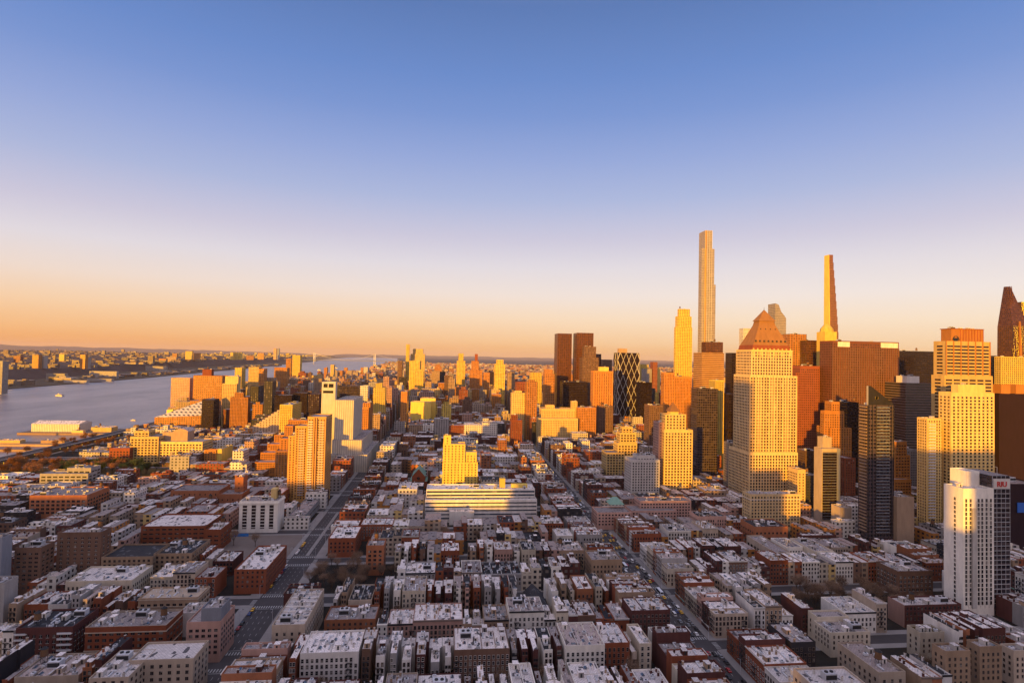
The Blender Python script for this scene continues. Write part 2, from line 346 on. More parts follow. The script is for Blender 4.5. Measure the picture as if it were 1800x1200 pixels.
# ------------------------------------------------------------------ roof furniture (shared meshes, one child each)
RM = {}
def roof_mesh(kind, mat='trim_light'):
    key = (kind, mat)
    if key in RM: return RM[key]
    b = MB()
    if kind == 'bulkhead':
        b.box(-1.4, 1.4, -1.8, 1.8, 0, 2.5, mat, topmat='roof_grey'); b.box(-1.55, 1.55, -1.95, 1.95, 2.5, 2.66, 'roof_silver', True); b.box(-.4, .5, -1.86, -1.8, 0, 2.0, 'metal_dark')
    elif kind == 'chimney':
        b.box(-.5, .5, -.35, .35, 0, 1.9, mat); b.box(-.6, .6, -.45, .45, 1.9, 2.05, 'trim_light', True); b.cyl(-.2, 0, 2.05, 2.5, .14, .14, 6, 'wood'); b.cyl(.22, 0, 2.05, 2.5, .14, .14, 6, 'wood')
    elif kind == 'skylight':
        b.box(-.9, .9, -1.3, 1.3, 0, .35, 'metal_light'); b.prism([(-.85, -1.25), (.85, -1.25), (.85, 1.25), (-.85, 1.25)], .35, .4, 'glass_blue'); b.taper([(-.85, -1.25), (.85, -1.25), (.85, 1.25), (-.85, 1.25)], .4, [(-.1, -1.1), (.1, -1.1), (.1, 1.1), (-.1, 1.1)], .9, 'glass_blue')
    elif kind == 'vent':
        b.cyl(0, 0, 0, 1.0, .14, .14, 6, 'metal_light'); b.cyl(0, 0, 1.0, 1.3, .3, .08, 6, 'metal_light')
    elif kind == 'ac_unit':
        b.box(-1.1, 1.1, -.8, .8, .25, 1.5, 'metal_light', True); b.cyl(0, 0, 1.5, 1.62, .55, .55, 8, 'metal_dark')
        for x in (-.9, .9): b.box(x-.08, x+.08, -.7, .7, 0, .25, 'metal_dark')
    elif kind == 'water_tank':
        for x in (-1, 1):
            for y in (-1, 1): b.bar((x*1.1, y*1.1, 0), (x*.95, y*.95, 3.2), .13, 'metal_dark')
            b.bar((x*1.1, -1.1, .3), (x, 1, 3), .07, 'metal_dark')
        b.box(-1.5, 1.5, -1.5, 1.5, 3.1, 3.3, 'metal_dark', True); b.cyl(0, 0, 3.3, 6.9, 1.75, 1.6, 12, 'wood'); b.cyl(0, 0, 6.9, 8.2, 1.85, .1, 12, 'metal_dark')
    elif kind == 'duct':
        b.box(-.35, .35, -2.4, 2.4, .2, .8, 'metal_light', True); b.box(-.35, 1.6, 1.7, 2.4, .81, 1.2, 'metal_light', True); b.box(-.3, .3, -2.2, -1.9, 0, .2, 'metal_dark')
    elif kind == 'fan_house':
        b.box(-3, 3, -2.2, 2.2, 0, 3.4, 'metal_light'); b.box(-2.9, 2.9, -2.28, -2.2, .6, 2.8, 'metal_dark'); b.cyl(-1.4, 0, 3.4, 3.9, .9, .9, 10, 'metal_dark'); b.cyl(1.4, 0, 3.4, 3.9, .9, .9, 10, 'metal_dark')
    RM[key] = b.mesh(kind); return RM[key]
def clutter(root, x0, x1, y0, y1, z, n, big=False, mat='trim_light', rng=R):
    """x0.. local coordinates of a roof"""
    W, D = x1-x0, y1-y0; pts = []
    def spot(m, sep=2.2):
        if W < 2*m+.3 or D < 2*m+.3: return None
        for _ in range(12):
            p = (rng.uniform(x0+m, x1-m), rng.uniform(y0+m, y1-m))
            if all(abs(p[0]-q[0]) > sep+q[2] or abs(p[1]-q[1]) > sep+q[2] for q in pts): pts.append((p[0], p[1], m*.6)); return p
    seq = (['fan_house'] if big and W > 14 and D > 12 else []) + (['bulkhead'] if W > 4.4 else [])
    if big and W > 9 and rng.random() < .4: seq.append('water_tank')
    opts = ['chimney', 'vent', 'skylight', 'vent', 'chimney', 'ac_unit', 'duct'] if not big else ['ac_unit', 'vent', 'duct', 'bulkhead', 'ac_unit', 'chimney', 'skylight', 'vent']
    seq += [rng.choice(opts) for _ in range(n)]
    for k in seq:
        m = {'fan_house': 4.2, 'bulkhead': 2.15, 'water_tank': 2.3, 'duct': 2.6, 'skylight': 1.6, 'ac_unit': 1.4, 'chimney': .8, 'vent': .5}[k]
        p = spot(m)
        if p: inst(k, roof_mesh(k, mat if k in ('bulkhead', 'chimney') else 'trim_light'), root, (p[0], p[1], z), rng.choice((0, math.pi/2, math.pi)) if k not in ('fan_house', 'duct', 'bulkhead') else 0)
# ================================================================== THE SETTING
AVE = [-944, -670, -396, -122, 158, 432, 706, 980, 1254, 1528, 1802]; AW = 15.0
ST0, STP, SW = 345.0, 80.5, 8.0
def street(k): return ST0+STP*k
def sheet(name, poly, z, mat, kind='structure', thick=0):
    b = MB()
    if thick: b.prism(poly, z-thick, z, mat)
    else: b.face([(p[0], p[1], z) for p in poly], mat)
    return tag(b.obj(name), kind=kind)
SHORE = [(-700, -900), (-700, 1130), (-712, 1800), (-725, 2500), (-860, 5000), (-1000, 11000), (-2700, 30000)]
# water with fine ripples
m, n, l, b = node_mat('water')
g = n.new('ShaderNodeNewGeometry'); mp = n.new('ShaderNodeMapping'); mp.inputs['Scale'].default_value = (1, .35, 1); l.new(g.outputs['Position'], mp.inputs[0])
t = n.new('ShaderNodeTexNoise'); t.inputs['Scale'].default_value = .09; t.inputs['Detail'].default_value = 8; t.inputs['Roughness'].default_value = .7; l.new(mp.outputs[0], t.inputs['Vector'])
bp = n.new('ShaderNodeBump'); bp.inputs['Strength'].default_value = .8; bp.inputs['Distance'].default_value = 3.0; l.new(t.outputs[0], bp.inputs['Height']); l.new(bp.outputs[0], b.inputs['Normal'])
t2 = n.new('ShaderNodeTexNoise'); t2.inputs['Scale'].default_value = .006; t2.inputs['Detail'].default_value = 9; t2.inputs['Roughness'].default_value = .7; l.new(mp.outputs[0], t2.inputs['Vector'])
l.new(mixc(n, l, mth(n, l, 'SMOOTH_MIN', mth(n, l, 'MULTIPLY', mth(n, l, 'MAXIMUM', mth(n, l, 'SUBTRACT', t2.outputs[0], .36), 0.0), 3.6), 1.0, .05), (.10, .095, .12), (.26, .235, .25)), b.inputs['Base Color']); b.inputs['Roughness'].default_value = .32
sheet('river_water', [(-60000, -2000), (60000, -2000), (60000, 60000), (-60000, 60000)], -3, 'water')
sheet('ground', SHORE+[(-2700, 59000), (59000, 59000), (59000, -900)], 0, 'asphalt', thick=6)
NJ = [(-1850, -900), (-1835, 1700), (-1850, 2476), (-1900, 3800), (-2200, 6500), (-2480, 9000), (-2950, 13000), (-3650, 17000), (-5200, 30000)]
sheet('far_shore_ground', NJ+[(-5200, 59000), (-59000, 59000), (-59000, -900)], .5, 'earth', thick=6)
sheet('bay_ground', [(-5190, 33000), (-2710, 33000), (-2710, 58000), (-5190, 58000)], .3, 'earth', thick=5)
# far hills: gentle ridges on the horizon
def ridge(name, pts, depth, hs, mat, seed, seg=60, base=0, fall=1.0):
    rr = random.Random(seed); b = MB(); n = len(pts)-1; P = []
    for s in range(seg+1):
        t = s/seg*n; i = min(n-1, int(t)); f = t-i
        x = pts[i][0]*(1-f)+pts[i+1][0]*f; y = pts[i][1]*(1-f)+pts[i+1][1]*f; h = hs[i]*(1-f)+hs[i+1]*f
        h *= 1+.10*math.sin(s*.9+seed)+.07*math.sin(s*2.3)+rr.uniform(-.04, .04)
        P.append((x, y, max(h, base+1)))
    dx, dy = pts[-1][0]-pts[0][0], pts[-1][1]-pts[0][1]; L = math.hypot(dx, dy); nx, ny = -dy/L, dx/L
    if ny < 0 and abs(dx) > abs(dy): nx, ny = -nx, -ny
    for a, c in zip(P, P[1:]):
        q = lambda p, k, z: (p[0]+nx*depth*k, p[1]+ny*depth*k, z)
        prof = [(0, base), (.25*fall, None), (.6, None), (1, None), (1.6, base)]
        for (k0, _), (k1, _2), z0f, z1f in zip(prof, prof[1:], (0, .55, .9, 1), (.55, .9, 1, 0)):
            z = lambda p, f: base+(p[2]-base)*f
            b.face([q(a, k0, z(a, z0f)), q(c, k0, z(c, z0f)), q(c, k1, z(c, z1f)), q(a, k1, z(a, z1f))], mat)
    return tag(b.obj(name), kind='structure')
ridge('far_hills', [(-34000, 20000), (-26000, 30000), (-17000, 38000), (-9000, 42000)], 6000, (235, 270, 240, 160), 'hill_far', 1, 80)
ridge('far_hills', [(-9000, 44000), (2000, 50000), (22000, 47000), (52000, 38000)], 6000, (150, 190, 170, 190), 'hill_far', 2, 80)
# the wooded cliff and plateau over the far shore
CL = [(-2080, -600), (-2080, 1500), (-2160, 2600), (-2330, 3800), (-2600, 5200), (-2700, 6500), (-2900, 9000), (-3350, 13000), (-3950, 16600)]
surf_mat('cliff_wood', (.075, .052, .05), .95, .5, .01, False, rnd=0)
def cliff_obj():
    b = MB(); rr = random.Random(5); hs = (50, 52, 55, 58, 65, 80, 100, 120, 90)
    rows = []
    for i in range(len(CL)-1):
        for s in range(14):
            f = s/14; x = CL[i][0]*(1-f)+CL[i+1][0]*f; y = CL[i][1]*(1-f)+CL[i+1][1]*f; h = hs[i]*(1-f)+hs[i+1]*f
            rows.append((x, y, h*rr.uniform(.93, 1.05)))
    rows.append((CL[-1][0], CL[-1][1], 40))
    for a, c in zip(rows, rows[1:]):
        for (o0, z0), (o1, z1) in zip([(0, 0), (-35, .35), (-80, .85), (-170, 1)], [(-35, .35), (-80, .85), (-170, 1), (-9000, .8)]):
            b.face([(a[0]+o0, a[1], .5+a[2]*z0), (a[0]+o1, a[1], .5+a[2]*z1), (c[0]+o1, c[1], .5+c[2]*z1), (c[0]+o0, c[1], .5+c[2]*z0)], 'cliff_wood')
    tag(b.obj('wooded_cliff_hill'), kind='structure')
    return rows
CROWS = cliff_obj()
def plateau_z(x, y):
    best = CROWS[0]
    for r_ in CROWS:
        if abs(r_[1]-y) < abs(best[1]-y): best = r_
    d = best[0]-x
    return .5+best[2]*(1 if d < 300 else 1-.2*min(1, (d-170)/8830))-2
# blocks as kerbed slabs with dark yards inside
PARK = (-650, -412, 832, 904); LOT = None
for i in range(1, len(AVE)-1):
    for k in range(-2, 11):
        x0, x1 = AVE[i]+AW, AVE[i+1]-AW; y0, y1 = street(k)+SW, street(k+1)-SW
        b = MB(); b.box(x0-5, x1+5, y0-2.5, y1+2.5, 0, .15, 'pavement'); o = tag(b.obj('pavement'), kind='structure')
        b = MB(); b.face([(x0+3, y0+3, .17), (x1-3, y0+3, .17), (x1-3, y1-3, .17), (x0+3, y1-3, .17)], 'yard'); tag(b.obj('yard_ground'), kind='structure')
b = MB()
for i in (2, 3, 4, 5, 6):
    ax = AVE[i]
    for k in range(-2, 9):
        for s in (-1, 1):
            yc = street(k)+s*(SW+1.0)
            for q in range(12):
                x = ax-8.8+q*1.6; b.face([(x, yc-1.7, .02), (x+.7, yc-1.7, .02), (x+.7, yc+1.7, .02), (x, yc+1.7, .02)], 'paint')
            b.face([(ax-9, yc+s*3.2, .02), (ax+9, yc+s*3.2, .02), (ax+9, yc+s*3.2+.4, .02), (ax-9, yc+s*3.2+.4, .02)], 'paint')
            for q in range(5):
                y = street(k)-4+q*1.6; x = ax+s*12; b.face([(x-1.6, y, .02), (x+1.6, y, .02), (x+1.6, y+.7, .02), (x-1.6, y+.7, .02)], 'paint')
        y = street(k)+14
        while y < street(k+1)-14:
            for lane in (-5.4, -1.8, 1.8, 5.4): b.face([(ax+lane-.1, y, .02), (ax+lane+.1, y, .02), (ax+lane+.1, y+3, .02), (ax+lane-.1, y+3, .02)], 'paint')
            y += 8
tag(b.obj('road_markings'), kind='structure')
# ================================================================== BIG BUILDINGS
def ratio(px, py): d = ray(px, py); return d.x/d.y
def B(xl, xr, yt, Y, xo=None, dep=25, z0=0, wall=None):
    """south face between photo columns xl..xr with its top at row yt, standing at distance Y; xo: column of the far corner"""
    x0, za = at_Y(xl, yt, Y); x1, zb = at_Y(xr, yt, Y)
    if xo is not None:
        a = ratio(xl, yt) if xo < xl else ratio(xr, yt); c = ratio(xo, yt)
        dep = max(8, min(90, Y*(a/c)-Y))
    return (x0, x1, Y, Y+dep, z0, (za+zb)/2, wall)
def Bh(xl, xr, yt, h, dep=20, wall=None, xo=None):
    """same for a low building of known height h: its distance follows from the row of its roof edge"""
    _, Y = at_z((xl+xr)/2, yt, h); d = ray((xl+xr)/2, yt)
    x0 = ratio(xl, yt)*Y; x1 = ratio(xr, yt)*Y
    if xo is not None:
        a = ratio(xl, yt) if xo < xl else ratio(xr, yt); dep = max(8, min(120, Y*(a/ratio(xo, yt))-Y))
    return (x0, x1, Y, Y+dep, 0, h, wall)
BIG = []
def tower(name, label, cat, boxes, wall, win=None, roof='roof_grey', nobj=0, clut=3, group=None, par=1.1, rim=None, big=True, extra=None, skip=''):
    x0, x1, y0, y1 = boxes[0][:4]; ox, oy = (x0+x1)/2, (y0+y1)/2
    root = thing(name, label, cat, (ox, oy, 0), group); wb, rb = MB(), MB(); wins = []
    for bx in boxes:
        a, c, d, e, z0, z1, w_ = bx; w_ = w_ or wall
        OCC.append((a, c, d, e))
        parapet_box(wb, rb, a-ox, c-ox, d-oy, e-oy, z0, z1-par, par, .35, w_, roof, rim or (w_ if not w_.startswith('fac') else w_.replace('fac_', 'wall_') if w_.replace('fac_', 'wall_') in MATS else 'wall_tan'))
        if win and (len(bx) < 7 or bx[6] is None):
            fc = ''.join(s for s in sides(a, c) if s not in skip)
            wins += grid_windows(a, c, d, e, z0 if z0 > 0 else 4, z1, win[0], win[1], win[2], win[3], fc)
    wb.obj('wall', root); rb.obj('roof', root)
    if wins: place_windows(root, ox, oy, wins, win[4] if len(win) > 4 else 'glass', win[5] if len(win) > 5 else 'trim', nobj, win[6] if len(win) > 6 else 'plain')
    t = boxes[-1]
    if clut: clutter(root, t[0]-ox+1, t[1]-ox-1, t[2]-oy+1, t[3]-oy-1, t[5]-par, clut if t[5] > 45 else int(clut*2.6)+3, big and (t[1]-t[0]) > 12)
    if extra: extra(root, ox, oy)
    BIG.append(root); return root
def ledges(root, ox, oy, bx, zs, mat='trim_light', out=.35, hh=.5, name='cornice'):
    b = MB(); a, c, d, e = bx[:4]
    for z in zs: b.box(a-ox-out, c-ox+out, d-oy-out, e-oy+out, z, z+hh, mat, True)
    b.obj(name, root)
def balconies(root, ox, oy, bx, xa, xb, z0, z1, step, mat='trim_light', out=1.5, face='S'):
    z = z0; b = MB()
    while z < z1:
        if face == 'S': b.box(xa-ox, xb-ox, bx[2]-oy-out, bx[2]-oy, z, z+.25, mat, True); b.box(xa-ox, xb-ox, bx[2]-oy-out, bx[2]-oy-out+.08, z+.26, z+1.15, 'metal_light', True)
        z += step
    b.obj('balcony_stack', root)
# ---- behind the camera: invented towers, placed and sized to throw shade into the view
for j, (a, c, h, d) in enumerate([(-1100, -885, 106, 60), (-880, -832, 142, 40), (-828, -692, 113, 50), (-688, -630, 125, 25), (-612, -575, 105, 22), (-572, -545, 106, 20),
        (-540, -462, 96, 20), (-455, -352, 142, 20), (-346, -315, 218, 20), (-312, -226, 104, 20), (-222, -191, 240, 20), (-186, -150, 131, 20),
        (-137, -80, 92, 20), (-75, -25, 159, 20), (-19, -1, 118, 20), (1, 90, 164, 50), (94, 190, 120, 50), (195, 330, 140, 60)]):
    ordn = 'first second third fourth fifth sixth seventh eighth ninth tenth eleventh twelfth thirteenth fourteenth fifteenth sixteenth seventeenth eighteenth'.split()[j]
    tower('shadow_caster_tower', f'{ordn} unseen shadow-casting tower from the river in the added row south of the viewpoint', 'tower', [(a, c, -250-d, -250, 0, h, None)], 'fac_'+R.choice(('grey', 'tan', 'brown')), clut=2, group='added shadow casters south of the viewpoint')
T = tower
def emis(name, c, s):
    m, n, l, b = node_mat(name); b.inputs['Base Color'].default_value = (*c, 1); b.inputs['Emission Color'].default_value = (*c, 1); b.inputs['Emission Strength'].default_value = s
emis('screen_blue', (.01, .07, .30), .12); emis('lamp_warm', (1, .75, .3), 1.5); emis('lamp_red', (1, .05, .03), 1.0)
def screen(r_, ox, oy):
    Y = 479.0; x0, z1 = at_Y(1788, 883, Y); x1, z0 = at_Y(1815, 900, Y); b = MB(); b.box(x0-ox, x1-ox, Y-oy-.6, Y-oy, z0, z1, 'screen_blue', True); b.obj('screen', r_)
facade_mat('fac_bronze2', (.22, .09, .06), 3.0, 4.3, .7, .55, (.05, .03, .03), (.14, .08, .07), .2)
facade_mat('fac_gold', (.42, .24, .10), 30, 3.9, 1.1, .45, (.09, .045, .03), (.16, .08, .04), .2)
facade_mat('slope', (.60, .54, .44), 9, 5.5, .5, .5, (.05, .045, .04), (.1, .09, .08), nz=.97)
MATS['slope'].node_tree.nodes['Principled BSDF'].inputs['Roughness'].default_value = .8
# ---- supertalls and far towers on the right
def fins(root, ox, oy, bx, n, mat='metal_light', r=.35, name='fin'):
    b = MB()
    for i in range(n+1):
        x = bx[0]+(bx[1]-bx[0])*i/n; b.box(x-ox-r, x-ox+r, bx[2]-oy-.5, bx[2]-oy+.2, bx[4]+5, bx[5], mat)
    b.obj(name, root)
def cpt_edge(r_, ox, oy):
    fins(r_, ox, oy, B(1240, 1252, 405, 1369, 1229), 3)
    bx = B(1240, 1252, 405, 1369, 1229); b = MB(); b.box(bx[0]-ox-.3, bx[0]-ox+2.6, bx[2]-oy-1.2, bx[2]-oy-.1, 0, bx[5]-1, 'wall_gold'); b.obj('painted_sunlit_edge', r_)  # gold strip paints the sunlit west edge onto the front
T('supertall_tower', 'tallest tower, slim pale glass shaft rising alone in the sky', 'skyscraper',
  [B(1236, 1258, 500, 1370, 1229, wall='super_glass'), B(1234, 1256, 437, 1371, 1229, z0=0, wall='super_glass'), B(1240, 1252, 405, 1372, 1229, wall='super_glass')], 'super_glass', clut=0,
  extra=lambda r_, ox, oy: cpt_edge(r_, ox, oy))
T('apartment_tower', 'cream limestone tower left of the tallest slim tower', 'tower', [B(1188, 1217, 575, 1450, 1185, wall=None), B(1191, 1216, 556, 1452, 1187), B(1194, 1213, 543, 1454, 1191)], 'fac_yellow', clut=1)
def steinway():
    Y = 1370; x0, x1 = at_Y(1459, 590, Y)[0], at_Y(1476, 590, Y)[0]; W = x1-x0; ox, oy = (x0+x1)/2, Y+12
    root = thing('supertall_tower', 'very thin stepped tower tapering on one side, beside the brown slab', 'skyscraper', (ox, oy, 0)); b = MB(); z = 0
    top = at_Y(1463, 447, Y)[1]; n = 14; c = MB()
    for i in range(n):
        za = 0 if i == 0 else 200+(top-200)*(i-1)/(n-1); zb = 200+(top-200)*i/(n-1) if i else 200
        zb = min(zb if i else 200, top); w = W*(1-.56*max(0, (i)/(n-1))**1.3)
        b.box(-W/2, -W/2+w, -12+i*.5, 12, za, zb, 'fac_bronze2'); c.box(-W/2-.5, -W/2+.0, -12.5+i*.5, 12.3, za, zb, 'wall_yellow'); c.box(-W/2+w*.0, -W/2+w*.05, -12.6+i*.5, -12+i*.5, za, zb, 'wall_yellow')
        if za >= top: break
    b.obj('wall', root); c.obj('pilaster', root); OCC.append((x0, x1, Y, Y+24))
steinway()
def one57():
    bx = B(1363, 1382, 548, 1350, 1350); ox, oy = (bx[0]+bx[1])/2, (bx[2]+bx[3])/2
    root = thing('glass_tower', 'glass tower with curved sloping top behind the copper pyramid', 'skyscraper', (ox, oy, 0)); W = (bx[1]-bx[0])/2; D = (bx[3]-bx[2])/2; H = bx[5]
    b = MB(); hi = at_Y(1356, 535, 1380)[1]
    b.box(-W, W, -D, D, 0, H-28, 'super_glass')
    P = [(-W, H-28), (W, H-28), (W, H-16), (W*.6, H-8), (W*.1, H), (-W*.4, hi-3), (-W, hi)]
    k = len(b.v); b.v += [(x, -D, z) for x, z in P]+[(x, D, z) for x, z in P]; n = len(P); mi = b.mi('super_glass')
    b.f.append(tuple(k+i for i in range(n))); b.m.append(mi); b.f.append(tuple(k+n+i for i in reversed(range(n)))); b.m.append(mi)
    for i in range(1, n): j = (i+1) % n; b.f.append((k+i, k+j, k+n+j, k+n+i)); b.m.append(b.mi('curtain_brown' if i > 1 and i < n-1 else 'super_glass'))
    b.obj('wall', root); OCC.append(bx[:4])
one57()
T('office_tower', 'small pale box tower peeking left of the copper pyramid', 'tower', [B(1307, 1321, 577, 1600, None, 25, wall='fac_pale')], 'fac_pale', clut=0)
def moma():
    Y = 1030; q = lambda px, py, dy=0: (lambda r_: (r_[0], Y+dy, r_[1]))(at_Y(px, py, Y+dy))
    base = [q(1757, 640, 34), q(1792, 640, 0), q(1822, 640, 0), q(1822, 640, 34)]
    ox, oy = (base[0][0]+base[2][0])/2, Y+17; root = thing('tapered_tower', 'tapered dark glass tower with sharp peak at right edge', 'skyscraper', (ox, oy, 0)); b = MB(); d = MB(); L = lambda p: (p[0]-ox, p[1]-oy, p[2])
    x0 = base[1][0]-ox-12; x1 = base[2][0]-ox; zb = 0; ap = q(1775, 503, 20); apx, apz = ap[0]-ox, ap[2]; z1 = q(1760, 552, 20)[2]
    P0 = [(x0, -17), (x1, -17), (x1, 17), (x0-4, 17)]; P1 = [(x0+3, -12), (x1-9, -10), (x1-9, 17), (x0-1, 17)]
    b.taper(P0, 0, P1, z1-25, 'curtain_brown', False)
    P2 = [(apx-1, 8), (apx+7, 8), (apx+7, 15), (apx-1, 15)]; b.taper(P1, z1-25, P2, apz, 'curtain_brown')
    b.taper([(x0+12, -22), (x0+26, -22), (x0+26, -16), (x0+12, -16)], 0, [(x0+17, -13), (x0+19, -13), (x0+19, -11), (x0+17, -11)], z1-15, 'wall_orange')
    for a_, c_ in (((x0, -17.4, 60), (x0+9, -9, 230)), ((x0+18, -20.4, 60), (apx+4, 3, apz)), ((x0+9, -9, 230), (apx, 3, apz)), ((x0+18, -20.4, 60), (x0+2, -15, z1-30)), ((x1, -20, 120), (x0+20, -17, 210))): d.bar(a_, c_, .6, 'wall_bronze')
    b.obj('wall', root); d.obj('brace', root); OCC.append((base[0][0], base[2][0], Y, Y+34))
moma()
T('apartment_tower', 'second tapering dark tower at the far right edge', 'tower', [B(1796, 1830, 531, 1100, None, 25, wall='curtain_brown')], 'curtain_brown', clut=0)
T('apartment_tower', 'yellow grid tower below the tapered tower at right edge', 'tower', [B(1760, 1806, 627, 860, 1748, wall=None)], 'wall_yellow', (3.4, 3.6, 1.7, 1.9), nobj=40, clut=2)
T('office_tower', 'narrow dark glass tower between the arched tower and yellow grid tower', 'tower', [B(1741, 1752, 625, 900, None, 20, wall='curtain_dark')], 'curtain_dark', clut=0)
# big brown slab
def slab_top(r_, ox, oy):
    bx = B(1464, 1580, 600, 800, 1441); b = MB(); H = bx[5]
    for u0, u1 in ((.07, .25), (.72, .98)): b.box(bx[0]+(bx[1]-bx[0])*u0-ox, bx[0]+(bx[1]-bx[0])*u1-ox, bx[2]-oy-.8, bx[2]-oy-.3, H-9, H-1.5, 'wall_pale', True)
    b.obj('sign_panel', r_); fins(r_, ox, oy, (bx[0], bx[1], bx[2], bx[3], 0, H-10), 30, 'wall_brown', .45, 'pier')
T('office_tower', 'wide brown office slab with two white panels on its top', 'skyscraper', [B(1464, 1580, 600, 800, 1441)], 'wall_bronze', (3.9, 3.8, 2.5, 2.1, 'glass_brown', 'wall_bronze'), nobj=100, clut=5, extra=slab_top)
T('office_tower', 'red brown tower between the copper pyramid tower and brown slab', 'tower', [B(1399, 1441, 655, 820, None, 35), B(1407, 1441, 643, 822, None, 25)], 'wall_red', (3.0, 3.6, 1.7, 1.9, 'glass_brown'), nobj=60, clut=2)
T('office_tower', 'brown banded tower just right of the copper pyramid', 'tower', [B(1388, 1418, 587, 1000, None, 30, wall='fac_orange')], 'fac_orange', clut=1)
T('office_tower', 'dark narrow tower behind the brown slab', 'tower', [B(1418, 1440, 598, 980, None, 30, wall='curtain_brown')], 'curtain_brown', clut=2)
def pinnacle():
    bx = B(1449, 1470, 583, 950, None, 20); ox, oy = (bx[0]+bx[1])/2, bx[2]+10; root = thing('stone_tower', 'golden domed stone crown in front of the thinnest tower', 'tower', (ox, oy, 0)); b = MB(); W = (bx[1]-bx[0])/2
    b.box(-W, W, -W, W, 0, bx[5], 'wall_yellow'); b.obj('wall', root); c = MB(); c.cyl(0, 0, bx[5], bx[5]+6, W, W*.9, 10, 'wall_yellow'); c.cyl(0, 0, bx[5]+6, bx[5]+14, W*.9, W*.35, 10, 'wall_yellow'); c.obj('dome', root); OCC.append(bx[:4])
pinnacle()
T('office_tower', 'black ribbed tower right of the wide brown slab', 'tower', [B(1580, 1643, 617, 1000, None, 45, wall='curtain_dark')], 'curtain_dark', clut=2)
T('office_tower', 'dark building with fine horizontal bands and white roof room', 'tower', [B(1592, 1641, 673, 760, None, 45, wall='bands_dark'), B(1594, 1616, 661, 765, None, 20, wall='wall_pale')], 'bands_dark', clut=1)
# arched stepped office tower
def arch_top(r_, ox, oy):
    bx = B(1672, 1728, 578, 612, 1654); W = bx[1]-bx[0]; b = MB(); H = bx[5]
    for i in range(9): x = bx[0]+W*.28+W*.72*i/8-ox; b.box(x-.3, x+.3, bx[2]-oy-.5, bx[2]-oy, H-16, H-1, 'wall_red')
    cx = bx[0]+W*.14-ox
    for i in range(10):
        t0, t1 = math.pi*i/10, math.pi*(i+1)/10; b.bar((cx+4*math.cos(t0), bx[2]-oy-.4, H-14+5*math.sin(t0)), (cx+4*math.cos(t1), bx[2]-oy-.4, H-14+5*math.sin(t1)), .5, 'metal_dark')
    b.box(cx-2.8, cx+2.8, bx[2]-oy-.3, bx[2]-oy-.1, H-17, H-11, 'glass_dark'); b.obj('arch_window', r_); ledges(r_, ox, oy, bx, [H-.6], 'wall_red', .8, .8)
    bx = B(1663, 1740, 600, 600, 1641); b = MB(); n_ = 6
    for i in range(n_+1): x = bx[0]+(bx[1]-bx[0])*i/n_-ox; b.box(x-.5, x+.5, bx[2]-oy-.6, bx[2]-oy, 4, bx[5], 'wall_orange')
    b.obj('pier', r_)
T('office_tower', 'stepped banded office tower with arch motif in its crown', 'skyscraper', [B(1660, 1745, 660, 595, 1637), B(1663, 1740, 600, 600, 1641), B(1672, 1728, 578, 612, 1654, wall='wall_orange')], 'wall_cream', (9.0, 3.9, 7.9, 1.9, 'glass_dark', 'wall_orange'), nobj=100, clut=3, extra=arch_top)
# residential yellow tower
T('apartment_tower', 'broad cream residential tower with stepped top at right', 'skyscraper',
  [B(1672, 1748, 690, 540, 1650), B(1684, 1732, 676, 545, 1672, wall='wall_cream')], 'wall_cream', (4.4, 3.4, 2.3, 2.0, 'glass', 'wall_cream'), nobj=100, clut=2, rim='wall_cream')
T('apartment_tower', 'lower cream wing with balconies left of the broad residential tower', 'tower', [B(1630, 1655, 735, 545, 1612)], 'wall_cream', (2.8, 3.0, 1.3, 1.6), nobj=60, clut=2,
  extra=lambda r_, ox, oy: balconies(r_, ox, oy, B(1630, 1655, 735, 545, 1612), *[at_Y(p, 735, 545)[0] for p in (1631, 1643)], 20, 118, 3.0))
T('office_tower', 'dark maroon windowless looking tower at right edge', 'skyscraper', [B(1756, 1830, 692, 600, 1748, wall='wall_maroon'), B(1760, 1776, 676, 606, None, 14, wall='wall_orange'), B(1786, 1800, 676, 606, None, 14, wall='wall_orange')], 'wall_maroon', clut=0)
T('office_tower', 'low dark tower with lit window rows and blue screen', 'tower', [B(1776, 1830, 850, 480, None, 40, wall='wall_maroon')], 'wall_maroon', (7, 5, 3.6, 1.1, 'glass'), clut=2,
  extra=lambda r_, ox, oy: screen(r_, ox, oy))
